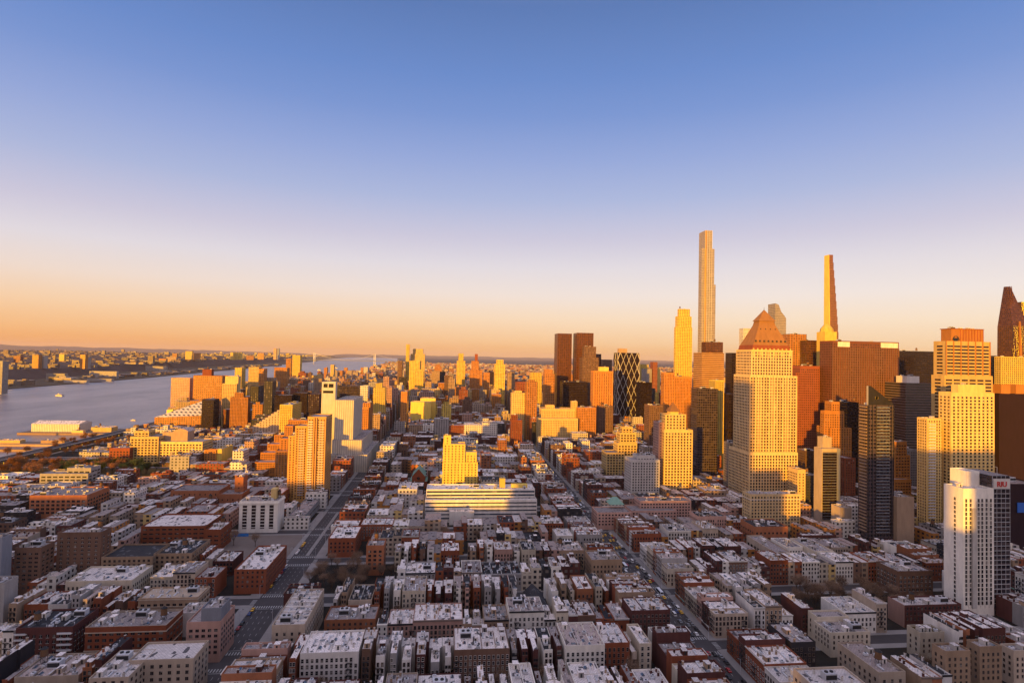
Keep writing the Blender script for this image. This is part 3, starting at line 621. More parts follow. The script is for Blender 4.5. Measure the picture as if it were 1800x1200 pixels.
# ---- copper pyramid tower
def worldwide():
    main = B(1321, 1393, 615, 672, 1294); sh = B(1318, 1401, 660, 670, 1290); bs = B(1317, 1402.5, 795, 668, 1281); ox, oy = (main[0]+main[1])/2, (main[2]+main[3])/2
    def extra(root, ox, oy):
        W = (main[1]-main[0])/2; D = (main[3]-main[2])/2; H = main[5]; cy = (main[2]+main[3])/2-oy; cx = (main[0]+main[1])/2-ox
        ca, cb = at_Y(1308, 607, 690)[0]-ox, at_Y(1388, 607, 690)[0]-ox
        sq = lambda f, g=1: [(cx-W*f, cy-D*f*g), (cx+W*f, cy-D*f*g), (cx+W*f, cy+D*f*g), (cx-W*f, cy+D*f*g)]
        tip = at_Y(1347, 545, 690)[1]; b = MB(); h = tip-H
        b.taper(sq(.93), H-.5, sq(.88), H+6, 'wall_red'); b.obj('crown_base', root); c = MB()
        c.taper(sq(.86), H+6, sq(.40), H+h*.62, 'pyramid_copper', False); c.taper(sq(.40), H+h*.62, sq(.36), H+h*.72, 'pyramid_copper', False); c.taper(sq(.42), H+h*.72, sq(.02), H+h, 'pyramid_copper')
        p = c.obj('roof', root); r = MB()
        for i in range(8): r.cyl(cx-W*.72+W*1.44*i/7, cy-D*.80-.2, H+10, H+12.2, 1.2, 1.0, 8, 'metal_dark')
        for i in range(4): r.cyl(cx-W*.36+W*.72*i/3, cy-D*.45-.6, H+h*.5, H+h*.5+1.6, .8, .7, 8, 'metal_dark')
        r.obj('dormer', p); f = MB(); f.cyl(cx, cy, H+h*.98, H+h+4, .4, .1, 6, 'metal_dark'); f.obj('finial', p)
        ledges(root, ox, oy, main, [H-1.0], 'wall_cream', .5, .9)
        b = MB()
        for i in range(10): x = main[0]-ox+2*W*(i+.5)/10; b.box(x-.7, x+.7, main[2]-oy-.4, main[2]-oy+.2, H-8, H+1.8, 'wall_cream')
        b.obj('pinnacle', root)
        bb = MB(); n_ = 14
        for i in range(n_+1): x = sh[0]+(sh[1]-sh[0])*i/n_-ox; bb.box(x-.35, x+.35, sh[2]-oy-.45, sh[2]-oy, bs[5], sh[5], 'wall_stone')
        bb.obj('pier', root)
    T('pyramid_tower', 'tall stone tower under a copper pyramid roof with round dormers', 'skyscraper', [bs, (*sh[:4], bs[5], sh[5], None), (*main[:4], sh[5], main[5], None)], 'wall_stone', (3.5, 3.7, 2.1, 2.4, 'glass', 'wall_stone'), nobj=100, clut=0, extra=extra)
worldwide()
T('apartment_building', 'pale brick block at the foot of the pyramid tower, right end sunlit', 'apartment building', [Bh(1319, 1407, 868, 39, 45, xo=1305), ], 'wall_stone', (3.3, 3.3, 1.7, 1.8), nobj=100, clut=5,
  extra=lambda r_, ox, oy: ledges(r_, ox, oy, Bh(1319, 1407, 868, 39, 45, xo=1305), [33], 'wall_pale'))
T('apartment_building', 'pale wing left of the pyramid tower', 'apartment building', [B(1282, 1312, 778, 735, 1272), ], 'wall_beige', (3.0, 3.3, 1.6, 1.7), nobj=40, clut=3)
T('apartment_building', 'narrow stone tower right of pyramid tower base', 'tower', [B(1402, 1416, 825, 640, None, 20), ], 'wall_stone', (3.0, 3.3, 1.6, 1.7), nobj=40, clut=1)
# ---- smaller pyramid tower
def small_pyr():
    m_ = B(1170, 1206, 728, 706, 1160); w_ = B(1168, 1218, 755, 705, 1157)
    def extra(root, ox, oy):
        a, c, d, e, _, H = m_[:6]; cx, cy = (a+c)/2-ox, (d+e)/2-oy; W = (c-a)*.33; b = MB(); b.box(cx-W*.6, cx+W*.6, cy-W*.6, cy+W*.6, H-1, H+3, 'wall_cream'); b.obj('lantern', root)
        b = MB(); s = lambda k: [(cx-k, cy-k), (cx+k, cy-k), (cx+k, cy+k), (cx-k, cy+k)]; b.taper(s(W*.8), H+3, s(.1), H+15, 'pyramid_copper'); b.obj('pyramid_roof', root)
    T('pyramid_tower', 'yellow sunlit tower with small pyramid, left of the bigger copper one', 'tower', [w_, (*m_[:4], w_[5], m_[5], None)], 'wall_cream', (4.0, 3.7, 2.2, 2.3, 'glass', 'wall_cream'), nobj=100, clut=0, extra=extra)
small_pyr()
T('apartment_tower', 'pink box painting the shaded left strip of the yellow small pyramid tower', 'tower', [B(1158, 1172, 742, 712, None, 20)], 'wall_pink', (3.2, 3.4, 1.5, 1.6), nobj=30, clut=1)  # pink wall colour stands in for shade on the tower's left strip
# ---- white hotel at right with red letters
def hotel():
    lo = B(1693, 1747, 858, 372, 1659); hi = B(1700, 1752, 828, 383, 1670); gw = B(1747.3, 1775, 836, 373.2, None, 26)
    ox, oy = (lo[0]+gw[1])/2, (lo[2]+lo[3])/2; root = thing('hotel_tower', 'white slab hotel with glass corner and red rooftop letters', 'hotel', (ox, oy, 0)); b, rb = MB(), MB()
    parapet_box(b, rb, lo[0]-ox, lo[1]-ox, lo[2]-oy, lo[3]-oy, 0, lo[5]-1, 1, .3, 'wall_white', 'roof_silver')
    parapet_box(b, rb, hi[0]-ox, lo[1]-.2-ox, hi[2]-oy, hi[3]-oy, lo[5]-1.2, hi[5]-1, 1, .3, 'wall_white', 'roof_silver')
    b.obj('wall', root); rb.obj('roof', root)
    g = MB(); g.box(lo[1]-ox+.02, gw[1]-ox, gw[2]-oy, gw[3]-oy, 0, gw[5], 'curtain_blue', topmat='roof_grey'); g.obj('glass_wing', root)
    m_ = MB(); z = 8
    while z < gw[5]-1: m_.box(lo[1]-ox+.02, gw[1]-ox+.2, gw[2]-oy-.25, gw[3]-oy, z, z+.35, 'metal_light', True); z += 3.4
    for i in range(5): x = lo[1]-ox+(gw[1]-lo[1])*i/4; m_.box(x-.08, x+.08, gw[2]-oy-.2, gw[2]-oy, 6, gw[5], 'metal_light')
    m_.obj('mullion_grid', root)
    wins = []; W = lo[1]-lo[0]
    for f in range(24):
        z = 8+f*3.15
        for u in (.10, .24, .50, .62, .76, .90): wins.append((lo[0]+W*u, lo[2], z, 'S', 1.6, 2.5))
        wins.append((lo[0], lo[2]+ (lo[3]-lo[2])*.42, z, 'W', 1.5, 2.2))
    place_windows(root, ox, oy, wins, 'glass', 'trim_light', 100, 'plain')
    c = MB(); x = lo[0]+W*.33-ox; c.box(x-1.6, x+1.6, lo[2]-oy-1.3, lo[2]-oy, 6, lo[5]-14, 'wall_pale'); c.obj('projecting_bay', root)
    for u in (.17, .43, .56, .69, .83): c = MB(); c.box(lo[0]+W*u-ox-.25, lo[0]+W*u-ox+.25, lo[2]-oy-.4, lo[2]-oy, 6, lo[5]-9, 'wall_white'); c.obj('pier', root)
    c = MB(); z = gw[5]; c.box(lo[1]-ox+.5, gw[1]-ox-.4, gw[2]-oy-.5, gw[2]-oy-.26, z-9, z-2, 'wall_pale', True); p = c.obj('sign_panel', root)
    t = bpy.data.curves.new('sign_letters', 'FONT'); t.body = 'RIU'; t.size = 5.2; t.extrude = .12; t.align_x = 'CENTER'; t.offset = .12
    m2, n, l, bb = node_mat('sign_red'); bb.inputs['Base Color'].default_value = (.5, .01, .01, 1)
    t.materials.append(MATS['sign_red']); tmp = bpy.data.objects.new('tmp', t); COL.objects.link(tmp); bpy.context.view_layer.update()
    me = bpy.data.meshes.new_from_object(tmp.evaluated_get(bpy.context.evaluated_depsgraph_get())); bpy.data.objects.remove(tmp); o = bpy.data.objects.new('sign_letters', me); COL.objects.link(o); o.parent = root; o.rotation_euler = (rad(90), 0, 0); o.location = ((lo[1]+gw[1])/2-ox, gw[2]-oy-.7, z-7.6)
    c = MB(); c.bar((gw[1]-ox-3, 0, z), (gw[1]-ox-3, 0, z+5), .15, 'metal_light'); c.bar((gw[1]-ox-3, 0, z+5), (gw[1]-ox-6, 0, z+5.4), .15, 'metal_light'); c.obj('davit', root)
    clutter(root, lo[0]-ox+1, hi[0]-ox-.5, lo[2]-oy+1, lo[3]-oy-1, lo[5]-1, 2); OCC.append((lo[0], gw[1], lo[2], lo[3]))
hotel()
# ---- dark glass balcony tower with a slanted fin top
def platinum():
    bx = B(1527, 1571, 712, 525, 1509); ox, oy = (bx[0]+bx[1])/2, (bx[2]+bx[3])/2
    def extra(root, ox, oy):
        W = (bx[1]-bx[0]); x0 = bx[0]-ox; x1 = bx[1]-ox; y = bx[2]-oy; H = bx[5]; tip = at_Y(1529, 678, 527)[1]
        b = MB(); P = [(x0, H), (x1, H), (x1, H+1.5), (x0+W*.10, tip), (x0, tip)]; n_ = 5; k = len(b.v)
        b.v += [(x, y+.5, z) for x, z in P]+[(x, y+3, z) for x, z in P]; mi = b.mi('wall_dark'); b.f.append(tuple(k+i for i in range(n_))); b.m.append(mi); b.f.append(tuple(k+n_+i for i in reversed(range(n_)))); b.m.append(mi)
        for i in range(n_): j = (i+1) % n_; b.f.append((k+i, k+j, k+n_+j, k+n_+i)); b.m.append(b.mi('trim_light'))
        b.obj('gable_fin', root); c = MB(); k = (x0+W*.33, H+ (tip-H)*.38)
        c.prism([(k[0]+1.6*math.cos(t*math.pi/6), k[1]+1.6*math.sin(t*math.pi/6)) for t in range(12)], 0, .4, 'wall_yellow'); c.v = [(x, y+.1+z, yy) for x, yy, z in c.v]; c.obj('round_emblem', root)
        b = MB(); z = 12
        while z < H-2:
            b.box(x0+W*.30, x0+W*.80, y-1.6, y, z, z+.28, 'metal_light', True); b.box(x0+W*.30, x0+W*.80, y-1.62, y-1.55, z+.3, z+1.2, 'glass_blue', True); z += 3.15
        b.obj('balcony_stack', root); b = MB(); z = 12
        while z < H-2: b.box(x0-1.3, x0, y+2, y+(bx[3]-bx[2])*.8, z, z+.9, 'wall_tan', True); z += 3.15
        b.obj('balcony_stack', root)
        b = MB()
        for u in (0, .15, .30, .80, .92, 1): b.box(x0+W*u-.3, x0+W*u+.3, y-.35, y, 5, H, 'metal_dark')
        b.obj('pier', root)
    T('glass_tower', 'dark glass balcony tower with slanted triangular fin on top', 'skyscraper', [(*bx[:6], 'curtain_blue')], 'curtain_blue', clut=2, extra=extra)
platinum()
def slim_tower():
    bx = B(1445, 1476, 788, 590, 1431); c2 = B(1446, 1462, 768, 600, 1437)
    def extra(root, ox, oy):
        b = MB(); x0, x1, y = bx[0]-ox, bx[1]-ox, bx[2]-oy
        b.box(x1-3.2, x1+.4, y-.7, y+.2, 3, bx[5], 'wall_slate'); b.obj('pier', root); g = MB(); g.box(x0+.8, x1-3.4, y-.12, y-.02, 6, bx[5]-4, 'curtain_dark', True); g.obj('window_wall', root)
        h = MB(); z = 7
        while z < bx[5]-4: h.box(x0+.8, x1-3.4, y-.45, y-.14, z, z+.3, 'wall_slate', True); z += 3.0
        h.obj('floor_slab', root)
    T('apartment_tower', 'slim grey tower with smooth sunlit left flank and grid front', 'tower', [(*bx[:6], 'wall_beige'), (*c2[:4], bx[5]-1, c2[5], 'wall_beige')], 'wall_beige', clut=2, extra=extra)
slim_tower()
T('apartment_tower', 'orange brick tower with wedding cake top behind slim grey tower', 'tower', [B(1460, 1497, 752, 690, None, 28), B(1449, 1484, 722, 694, 1443), B(1462, 1476, 706, 698, None, 14)], 'wall_orange', (3.2, 3.1, 1.5, 1.6), nobj=60, clut=1)
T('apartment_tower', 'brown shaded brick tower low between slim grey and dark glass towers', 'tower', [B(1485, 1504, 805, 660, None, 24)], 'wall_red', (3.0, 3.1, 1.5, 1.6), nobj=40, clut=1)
T('office_tower', 'dark glass tower topped by dark tank behind the slanted fin tower', 'tower', [B(1489, 1510, 707, 720, None, 28, wall='curtain_dark')], 'curtain_dark', clut=1)
T('apartment_building', 'plain beige windowless block right of the slanted fin tower', 'building', [B(1577, 1607, 873, 520, None, 20)], 'wall_tan', clut=2)
T('apartment_building', 'small beige plain block left of the slanted fin tower', 'building', [B(1479, 1497, 892, 560, None, 16)], 'wall_beige', clut=1)
T('apartment_building', 'orange topped building stepped beside the balcony wing', 'building', [B(1572, 1602, 842, 640, None, 30), B(1573, 1600, 800, 650, None, 22), B(1574, 1594, 776, 655, None, 16)], 'wall_orange', (3.4, 3.6, 2.2, 1.3), nobj=30, clut=2)
T('apartment_building', 'grey mid rise half hidden between orange block and cream wing', 'building', [B(1600, 1613, 790, 700, None, 24)], 'wall_grey', (3, 3.3, 1.5, 1.5), clut=1)
T('apartment_building', 'dark low block right of pyramid tower foot', 'building', [B(1408, 1442, 835, 660, None, 30)], 'wall_dark', (3, 3.3, 1.5, 1.5), nobj=20, clut=2)
T('apartment_building', 'dark brown block behind the yellow strip beside pyramid tower', 'building', [B(1416, 1444, 792, 740, None, 24)], 'wall_brown', (3, 3.3, 1.5, 1.5), nobj=20, clut=2)
def barrel(r_, ox, oy):
    bx = B(303, 330, 759, 952); b = MB(); n_ = 10; x = (bx[0]+bx[1])/2-ox; W = (bx[1]-bx[0])/2; y0, y1 = bx[2]-oy+2, bx[2]-oy+28; z = bx[5]-1
    for i in range(n_):
        a, c = math.pi*i/n_, math.pi*(i+1)/n_; b.face([(x-W*math.cos(a), y0, z+W*.5*math.sin(a)), (x-W*math.cos(c), y0, z+W*.5*math.sin(c)), (x-W*math.cos(c), y1, z+W*.5*math.sin(c)), (x-W*math.cos(a), y1, z+W*.5*math.sin(a))], 'roof_warm')
    b.face([(x-W*math.cos(math.pi*i/n_), y0, z+W*.5*math.sin(math.pi*i/n_)) for i in range(n_+1)], 'wall_tan'); b.obj('barrel_vault', r_)
def pinkwall(r_, ox, oy):
    bx = Bh(1590, 1690, 1062, 15, 20, xo=1561); b = MB(); b.box(bx[0]-ox-.25, bx[0]-ox-.02, bx[2]-oy, bx[3]-oy, 0, 15.05, 'wall_pink'); b.obj('painted_end_wall', r_)
# ---- centre right
T('office_tower', 'wide copper glass office tower with dark box top', 'skyscraper', [B(1234, 1273, 620, 1120, 1219, wall='fac_gold'), B(1240, 1271, 601, 1125, 1233, wall='curtain_brown')], 'fac_gold', clut=1)
T('office_tower', 'lower dark glass tower in front of the copper glass tower', 'tower', [B(1226, 1262, 683, 800, 1215, wall='curtain_blue')], 'curtain_blue', clut=2)
T('apartment_tower', 'thin yellow tower right of the dark glass tower', 'tower', [B(1258, 1273, 668, 880, None, 24)], 'wall_yellow', (3, 3.2, 1.4, 1.6), nobj=30, clut=1)
T('apartment_tower', 'black tower sliver left of the pyramid tower', 'tower', [B(1280, 1298, 692, 900, None, 30, wall='curtain_dark'), B(1287, 1296, 620, 980, None, 25, wall='curtain_dark')], 'curtain_dark', clut=0)
T('apartment_tower', 'twin brick apartment tower with recessed balconies, wider half', 'tower', [B(1168, 1186, 655, 1150, 1162), B(1186, 1216, 662, 1152, None, 30)], 'wall_orange', (3.2, 3.1, 1.7, 1.7), nobj=60, clut=3)
T('office_tower', 'brown building right of the lattice tower foot', 'building', [B(1142, 1166, 712, 1050, None, 30)], 'wall_brown', (3.2, 3.4, 1.7, 1.7), clut=2)
T('office_tower', 'dark block just right of the lattice tower', 'building', [B(1126, 1146, 672, 1250, None, 30, wall='curtain_dark')], 'curtain_dark', clut=2)
def hearst():
    bx = B(1086, 1125, 620, 1313, 1079); W = (bx[1]-bx[0])/2; D = 18; H = bx[5]; ox, oy = (bx[0]+bx[1])/2, bx[2]+D; root = thing('lattice_tower', 'dark glass tower wrapped in a white diagonal lattice', 'skyscraper', (ox, oy, 0)); b = MB(); zs = [18]; n_ = 10; st = (H-18)/n_
    b.box(-W-4, W+4, -D-3, D+3, 0, 18, 'wall_tan')
    def oct_(c): return [(-W+c, -D), (W-c, -D), (W, -D+c), (W, D-c), (W-c, D), (-W+c, D), (-W, D-c), (-W, -D+c)]
    for i in range(n_): b.taper(oct_(.01 if i % 2 else 5), 18+st*i, oct_(5 if i % 2 else .01), 18+st*(i+1), 'curtain_dark', i == n_-1)
    b.obj('wall', root); c = MB(); nb = 4; w = 2*W/nb
    for i in range(n_):
        za, zb = 18+st*i, 18+st*(i+1); ca, cb = (.01, 5) if i % 2 else (5, .01)
        for j in range(nb+1):
            if i % 2: xa = -W+w*j; tg = (xa-w/2, xa+w/2)
            else: xa = -W+w*(j+.5); tg = (xa-w/2, xa+w/2)
            if abs(xa) > W+.1: continue
            for q in tg:
                if abs(q) > W+.1: continue
                c.bar((xa, -D-.3, za), (q, -D-.3, zb), .55, 'wall_pale')
        for sgn in (-1, 1):
            for y0, y1 in ((-D+ca, -D+cb), ): c.bar((sgn*W, y0, za), (sgn*W, y1, zb), .55, 'wall_pale'); c.bar((sgn*(W-ca), -D, za), (sgn*(W-cb), -D, zb), .55, 'wall_pale')
            for y0, y1 in ((-D/3, D/3), (D/3, -D/3)) if i % 2 else ((D/3, -D/3), (-D/3, D/3)): c.bar((sgn*(W+.3), y0, za), (sgn*(W+.3), y1, zb), .5, 'wall_pale')
    c.obj('lattice', root); t = MB(); t.box(-W*.75, W*.0, -4, 8, H, H+10, 'wall_tan'); t.obj('bulkhead', root); OCC.append((bx[0]-4, bx[1]+4, bx[2]-3, bx[2]+2*D))
hearst()
T('apartment_tower', 'orange brick tower left of the lattice tower', 'tower', [B(1044, 1077, 652, 1200, None, 28, wall=None), B(1054, 1070, 645, 1206, None, 12, wall='wall_yellow')], 'wall_orange', (4.6, 3.2, 1.8, 1.8), nobj=60, clut=1,
  extra=lambda r_, ox, oy: fins(r_, ox, oy, B(1044, 1077, 652, 1200), 4, 'wall_orange', .9, 'pier'))
T('office_tower', 'left half of twin brown glass towers', 'skyscraper', [B(981, 1005, 586, 1512, 975, wall='curtain_brown')], 'curtain_brown', clut=0, extra=lambda r_, ox, oy: fins(r_, ox, oy, B(981, 1005, 586, 1512), 7, 'wall_bronze', .6))
T('office_tower', 'right half of twin brown glass towers', 'skyscraper', [B(1015, 1043, 585, 1490, 1008, wall='curtain_brown')], 'curtain_brown', clut=0, extra=lambda r_, ox, oy: fins(r_, ox, oy, B(1015, 1043, 585, 1490), 8, 'wall_bronze', .6))
T('apartment_tower', 'brown stepped tower in front of the right twin tower', 'tower', [B(1024, 1053, 628, 1440, None, 35), B(1027, 1048, 609, 1445, None, 25)], 'fac_brown', clut=1)
T('apartment_tower', 'dark brown tower sliver right of the twin towers', 'tower', [B(1048, 1057, 622, 1500, None, 30)], 'fac_darkred', clut=0)
T('office_tower', 'dark navy slab below the twin towers', 'building', [B(990, 1033, 671, 1400, None, 40, wall='curtain_dark')], 'curtain_dark', clut=2)
T('hospital_block', 'cream hospital complex with yellow sunlit stepped roofline', 'hospital', [B(947, 1016, 735, 1110, None, 30), B(952, 1012, 718, 1130, None, 30), B(960, 975, 712, 1135, None, 14), B(1005, 1015, 705, 1132, None, 12)], 'wall_cream', (3.3, 3.4, 1.4, 1.5), nobj=60, clut=3)
T('apartment_building', 'orange mid rise right of the cream hospital complex', 'apartment building', [B(1016, 1048, 716, 1120, None, 30)], 'wall_orange', (3.3, 3.2, 1.8, 1.6), nobj=50, clut=2)
T('apartment_building', 'dark brown block in front of the orange tower left of lattice', 'apartment building', [B(1053, 1078, 713, 1180, None, 28)], 'wall_brown', (3.3, 3.2, 1.6, 1.6), nobj=20, clut=2)
T('apartment_tower', 'dull brown tower left of cream hospital complex', 'tower', [B(908, 927, 672, 1290, None, 30), B(908, 941, 712, 1270, None, 30)], 'fac_red', clut=2)
T('apartment_tower', 'orange tower on the brown shoulders left of hospital', 'tower', [B(929, 941, 688, 1300, None, 24)], 'fac_orange', clut=1)
T('apartment_tower', 'yellow slim tower with crown above the right avenue', 'tower', [B(870, 888, 640, 1620, None, 26), B(873, 885, 632, 1624, None, 16)], 'fac_yellow', clut=0)
T('apartment_building', 'orange brick building beside the left kerb of right avenue far up', 'apartment building', [B(899, 918, 738, 1030, None, 26), B(899, 910, 729, 1035, None, 10)], 'wall_red', (3.2, 3.3, 1.5, 1.6), nobj=30, clut=2)
# ---- centre and left towers
T('apartment_tower', 'yellow brown tower with slim peak in the centre skyline', 'tower', [B(803, 818, 634, 1900, None, 30), B(806, 815, 621, 1903, None, 18)], 'fac_yellow', clut=0)
T('apartment_tower', 'orange tower cluster peak with red crown right of centre peak', 'tower', [B(826, 848, 650, 1850, None, 30), B(829, 842, 634, 1853, None, 22), B(835, 840, 622, 1856, None, 10, wall='wall_red')], 'fac_orange', clut=0)
T('apartment_tower', 'orange slab right of the red crowned cluster', 'tower', [B(850, 861, 655, 1800, None, 26)], 'fac_orange', clut=0)
T('apartment_tower', 'thin needle tower left of the golden pair over left avenue', 'tower', [B(714, 720, 605, 2050, None, 20)], 'fac_yellow', clut=0)
T('apartment_tower', 'golden tower with notched crown over left avenue', 'tower', [B(722, 747, 622, 2080, None, 34), B(726, 744, 613, 2084, None, 24)], 'fac_cream', clut=0)
T('apartment_tower', 'golden tower in front of the notched crown tower', 'tower', [B(720, 738, 634, 1850, 741)], 'fac_yellow', clut=0)
T('apartment_tower', 'dark slab left of the needle tower', 'tower', [B(699, 707, 634, 2000, None, 30)], 'fac_brown', clut=0)
T('apartment_tower', 'small orange tower beside left avenue, right kerb', 'tower', [B(705, 716, 688, 1180, 719)], 'wall_orange', (3, 3.1, 1.4, 1.5), nobj=30, clut=1)
T('office_building', 'flat yellow block right of the small orange avenue tower', 'building', [B(722, 758, 706, 1300, None, 30), B(739, 766, 700, 1340, None, 30)], 'wall_yellow', clut=2)
T('apartment_tower', 'pale rusty tower left side of left avenue far up', 'tower', [B(666, 689, 680, 1420, 692), B(674, 684, 662, 1425, None, 14)], 'fac_pink', clut=1)
T('apartment_building', 'orange brick block right of the white ribbed building', 'apartment building', [B(625, 648, 716, 1060, 655), B(638, 651, 708, 1065, 656)], 'wall_orange', (3.4, 3.2, 1.9, 1.6), nobj=60, clut=2)
def ribbed():
    lo = B(589, 622, 703, 905, 646); tall = B(566, 590, 671, 940, 593)
    def extra(root, ox, oy):
        b = MB(); x = tall[0]-ox; W = tall[1]-tall[0]; H = tall[5]
        for u0, u1 in ((.12, .42), (.5, .85)): b.box(x+W*u0, x+W*u1, tall[2]-oy-.15, tall[2]-oy-.02, H-9, H-3, 'glass_dark', True)
        b.box(x+W*.1, x+W*.85, tall[2]-oy-.15, tall[2]-oy-.02, H-18, H-14, 'glass_dark', True); b.obj('louver_opening', root)
    T('exchange_building', 'white ribbed windowless building with stepped base by left avenue', 'building', [(*lo[:6], 'pier_pale'), (*tall[:6], 'wall_pale'), (lo[0], lo[1]+16, lo[2]-14, lo[3]+20, 0, 46, 'pier_pale'), (lo[0], lo[1]+26, lo[2]-26, lo[3]+28, 0, 26, 'pier_pale')], 'pier_pale', clut=3, extra=extra)
ribbed()
def slab38():
    c_ = B(541, 574, 732, 690, 584); a_ = B(519, 541, 748, 700, None, 22); d_ = B(507, 521, 765, 708, None, 20)
    def extra(root, ox, oy):
        for bx, (u0, u1) in ((c_, (.05, .30)), (c_, (.62, .9)), (a_, (.35, .8))):
            W = bx[1]-bx[0]; balconies(root, ox, oy, bx, bx[0]+W*u0, bx[0]+W*u1, 9, bx[5]-4, 2.9, 'wall_tan', 1.3)
        b = MB(); W = c_[1]-c_[0]
        for u in (.33, .45, .93): b.box(c_[0]+W*u-ox, c_[0]+W*u-ox+1.4, c_[2]-oy-1.5, c_[2]-oy, 0, c_[5]-1, 'wall_gold')
        b.obj('pier', root)
    T('apartment_tower', 'tall orange balcony slab standing beside the left avenue', 'skyscraper', [(*c_[:6], None), (*a_[:6], None), (*d_[:6], None)], 'wall_gold', (3.0, 2.9, 1.5, 1.5), nobj=100, clut=3, extra=extra)
slab38()
T('apartment_tower', 'red stepped top building just left of the orange balcony slab', 'apartment building', [B(484, 506, 792, 790, None, 24), B(492, 506, 770, 800, None, 22), B(500, 515, 748, 820, None, 22), B(506, 540, 738, 840, None, 18)], 'wall_orange', (3.0, 2.9, 1.6, 1.3), nobj=60, clut=1)
T('apartment_tower', 'pale yellow grid block with grey flank above the terraces', 'tower', [B(492, 514, 711, 1060, 530)], 'wall_yellow', (3.2, 3.0, 1.6, 1.6), nobj=60, clut=2)
def terraces():
    bx0 = at_Y(388, 780, 1130)[0]; bx1 = at_Y(492, 720, 1130)[0]; ox, oy = (bx0+bx1)/2, 1140; root = thing('terraced_building', 'long terraced apartment building climbing step by step to the right', 'apartment building', (ox, oy, 0)); b, rb = MB(), MB(); wins = []; n_ = 20; W = (bx1-bx0)/n_
    for i in range(n_):
        px = 388+104*(i+.5)/n_; z = at_Y(px, 786-66*(i+.5)/n_, 1130)[1]; x0 = bx0+W*i; rows_ = (0, 22)
        if True:
            parapet_box(b, rb, x0-ox, x0+W-ox-.01, -10, 12, 0, z, 1.0, .3, 'wall_beige', 'roof_grey')
        wins += grid_windows(x0, x0+W, 1130, 1152, 3, z, 3.0, 3.1, 1.9, 1.5, 'S', margin=.3)
    b.obj('wall', root); rb.obj('roof', root); place_windows(root, ox, oy, wins, 'glass', 'trim', 60, 'plain'); OCC.append((bx0, bx1, 1130, 1152))
terraces()
T('apartment_building', 'orange low terraces in front of the climbing building', 'apartment building', [B(448, 505, 812, 850, None, 22), B(458, 505, 795, 872, None, 20), B(470, 505, 780, 892, None, 20), B(482, 505, 764, 912, None, 20)], 'wall_orange', (3.2, 3.0, 1.9, 1.3), nobj=60, clut=2)
T('apartment_tower', 'big orange brick slab behind the tetrahedron building', 'tower', [B(340, 391, 660, 1480, None, 36), B(356, 372, 649, 1486, None, 14, wall='wall_red')], 'fac_orange', clut=1)
T('apartment_tower', 'white speckled tower with glass prow top, leftmost of the riverside group', 'tower', [B(301, 334, 664, 1500, 340)], 'fac_pink', clut=0)
T('apartment_tower', 'bright cream grid tower right of the orange brick slab', 'tower', [B(391, 416, 674, 1400, 421), B(396, 419, 661, 1404, None, 18, wall='wall_cream')], 'wall_cream', (3.6, 3.2, 2.3, 1.7, 'glass_brown'), nobj=60, clut=1)
T('apartment_tower', 'orange brick tower right of the bright cream grid tower', 'tower', [B(405, 436, 698, 1310, 441), B(412, 428, 690, 1314, None, 12)], 'wall_orange', (3.2, 3.1, 1.7, 1.6), nobj=60, clut=1)
T('apartment_tower', 'small yellow box tower above the cream grid tower', 'tower', [B(413, 425, 646, 1750, 432, wall='fac_yellow')], 'fac_yellow', clut=0)
def via():
    Y = 1313; p = lambda px, py, dy=0: (lambda q: (q[0], Y+dy, q[1]))(at_Y(px, py, Y+dy))
    a = p(271, 745); b_ = p(355, 745); ox, oy = (a[0]+b_[0])/2, Y+30; root = thing('tetrahedron_building', 'white sloping tetrahedron apartment building by the river', 'apartment building', (ox, oy, 0)); b = MB(); X0, X1 = a[0]-ox, b_[0]-ox
    h0 = p(300, 731)[2]; h1 = p(340, 697, 60)[2]; hl = p(273, 719, 60)[2]
    b.v = [(X0, -30, 0), (X1, -30, 0), (X1, 35, 0), (X0, 35, 0), (X0, -30, h0*.9), (X1, -30, h0*1.05), (X1, 30, h1), (X0, 35, h0*1.0)]
    for f, mt in (((0, 1, 5, 4), 'fac_orange'), ((1, 2, 6, 5), 'fac_orange'), ((3, 0, 4, 7), 'fac_yellow'), ((2, 3, 7, 6), 'fac_orange'), ((4, 5, 6), 'slope'), ((4, 6, 7), 'slope')):
        b.f.append(f); b.m.append(b.mi(mt))
    b.obj('wall', root); t = MB(); t.box(X0-1, X0+12, 25, 38, 0, hl, 'wall_yellow'); t.obj('corner_block', root); OCC.append((a[0], b_[0], Y, Y+65))
via()
T('glass_tower', 'black and blue glass block standing beside the tetrahedron building', 'tower', [B(355, 376, 702, 1290, None, 30, wall='curtain_dark')], 'curtain_dark', clut=0)
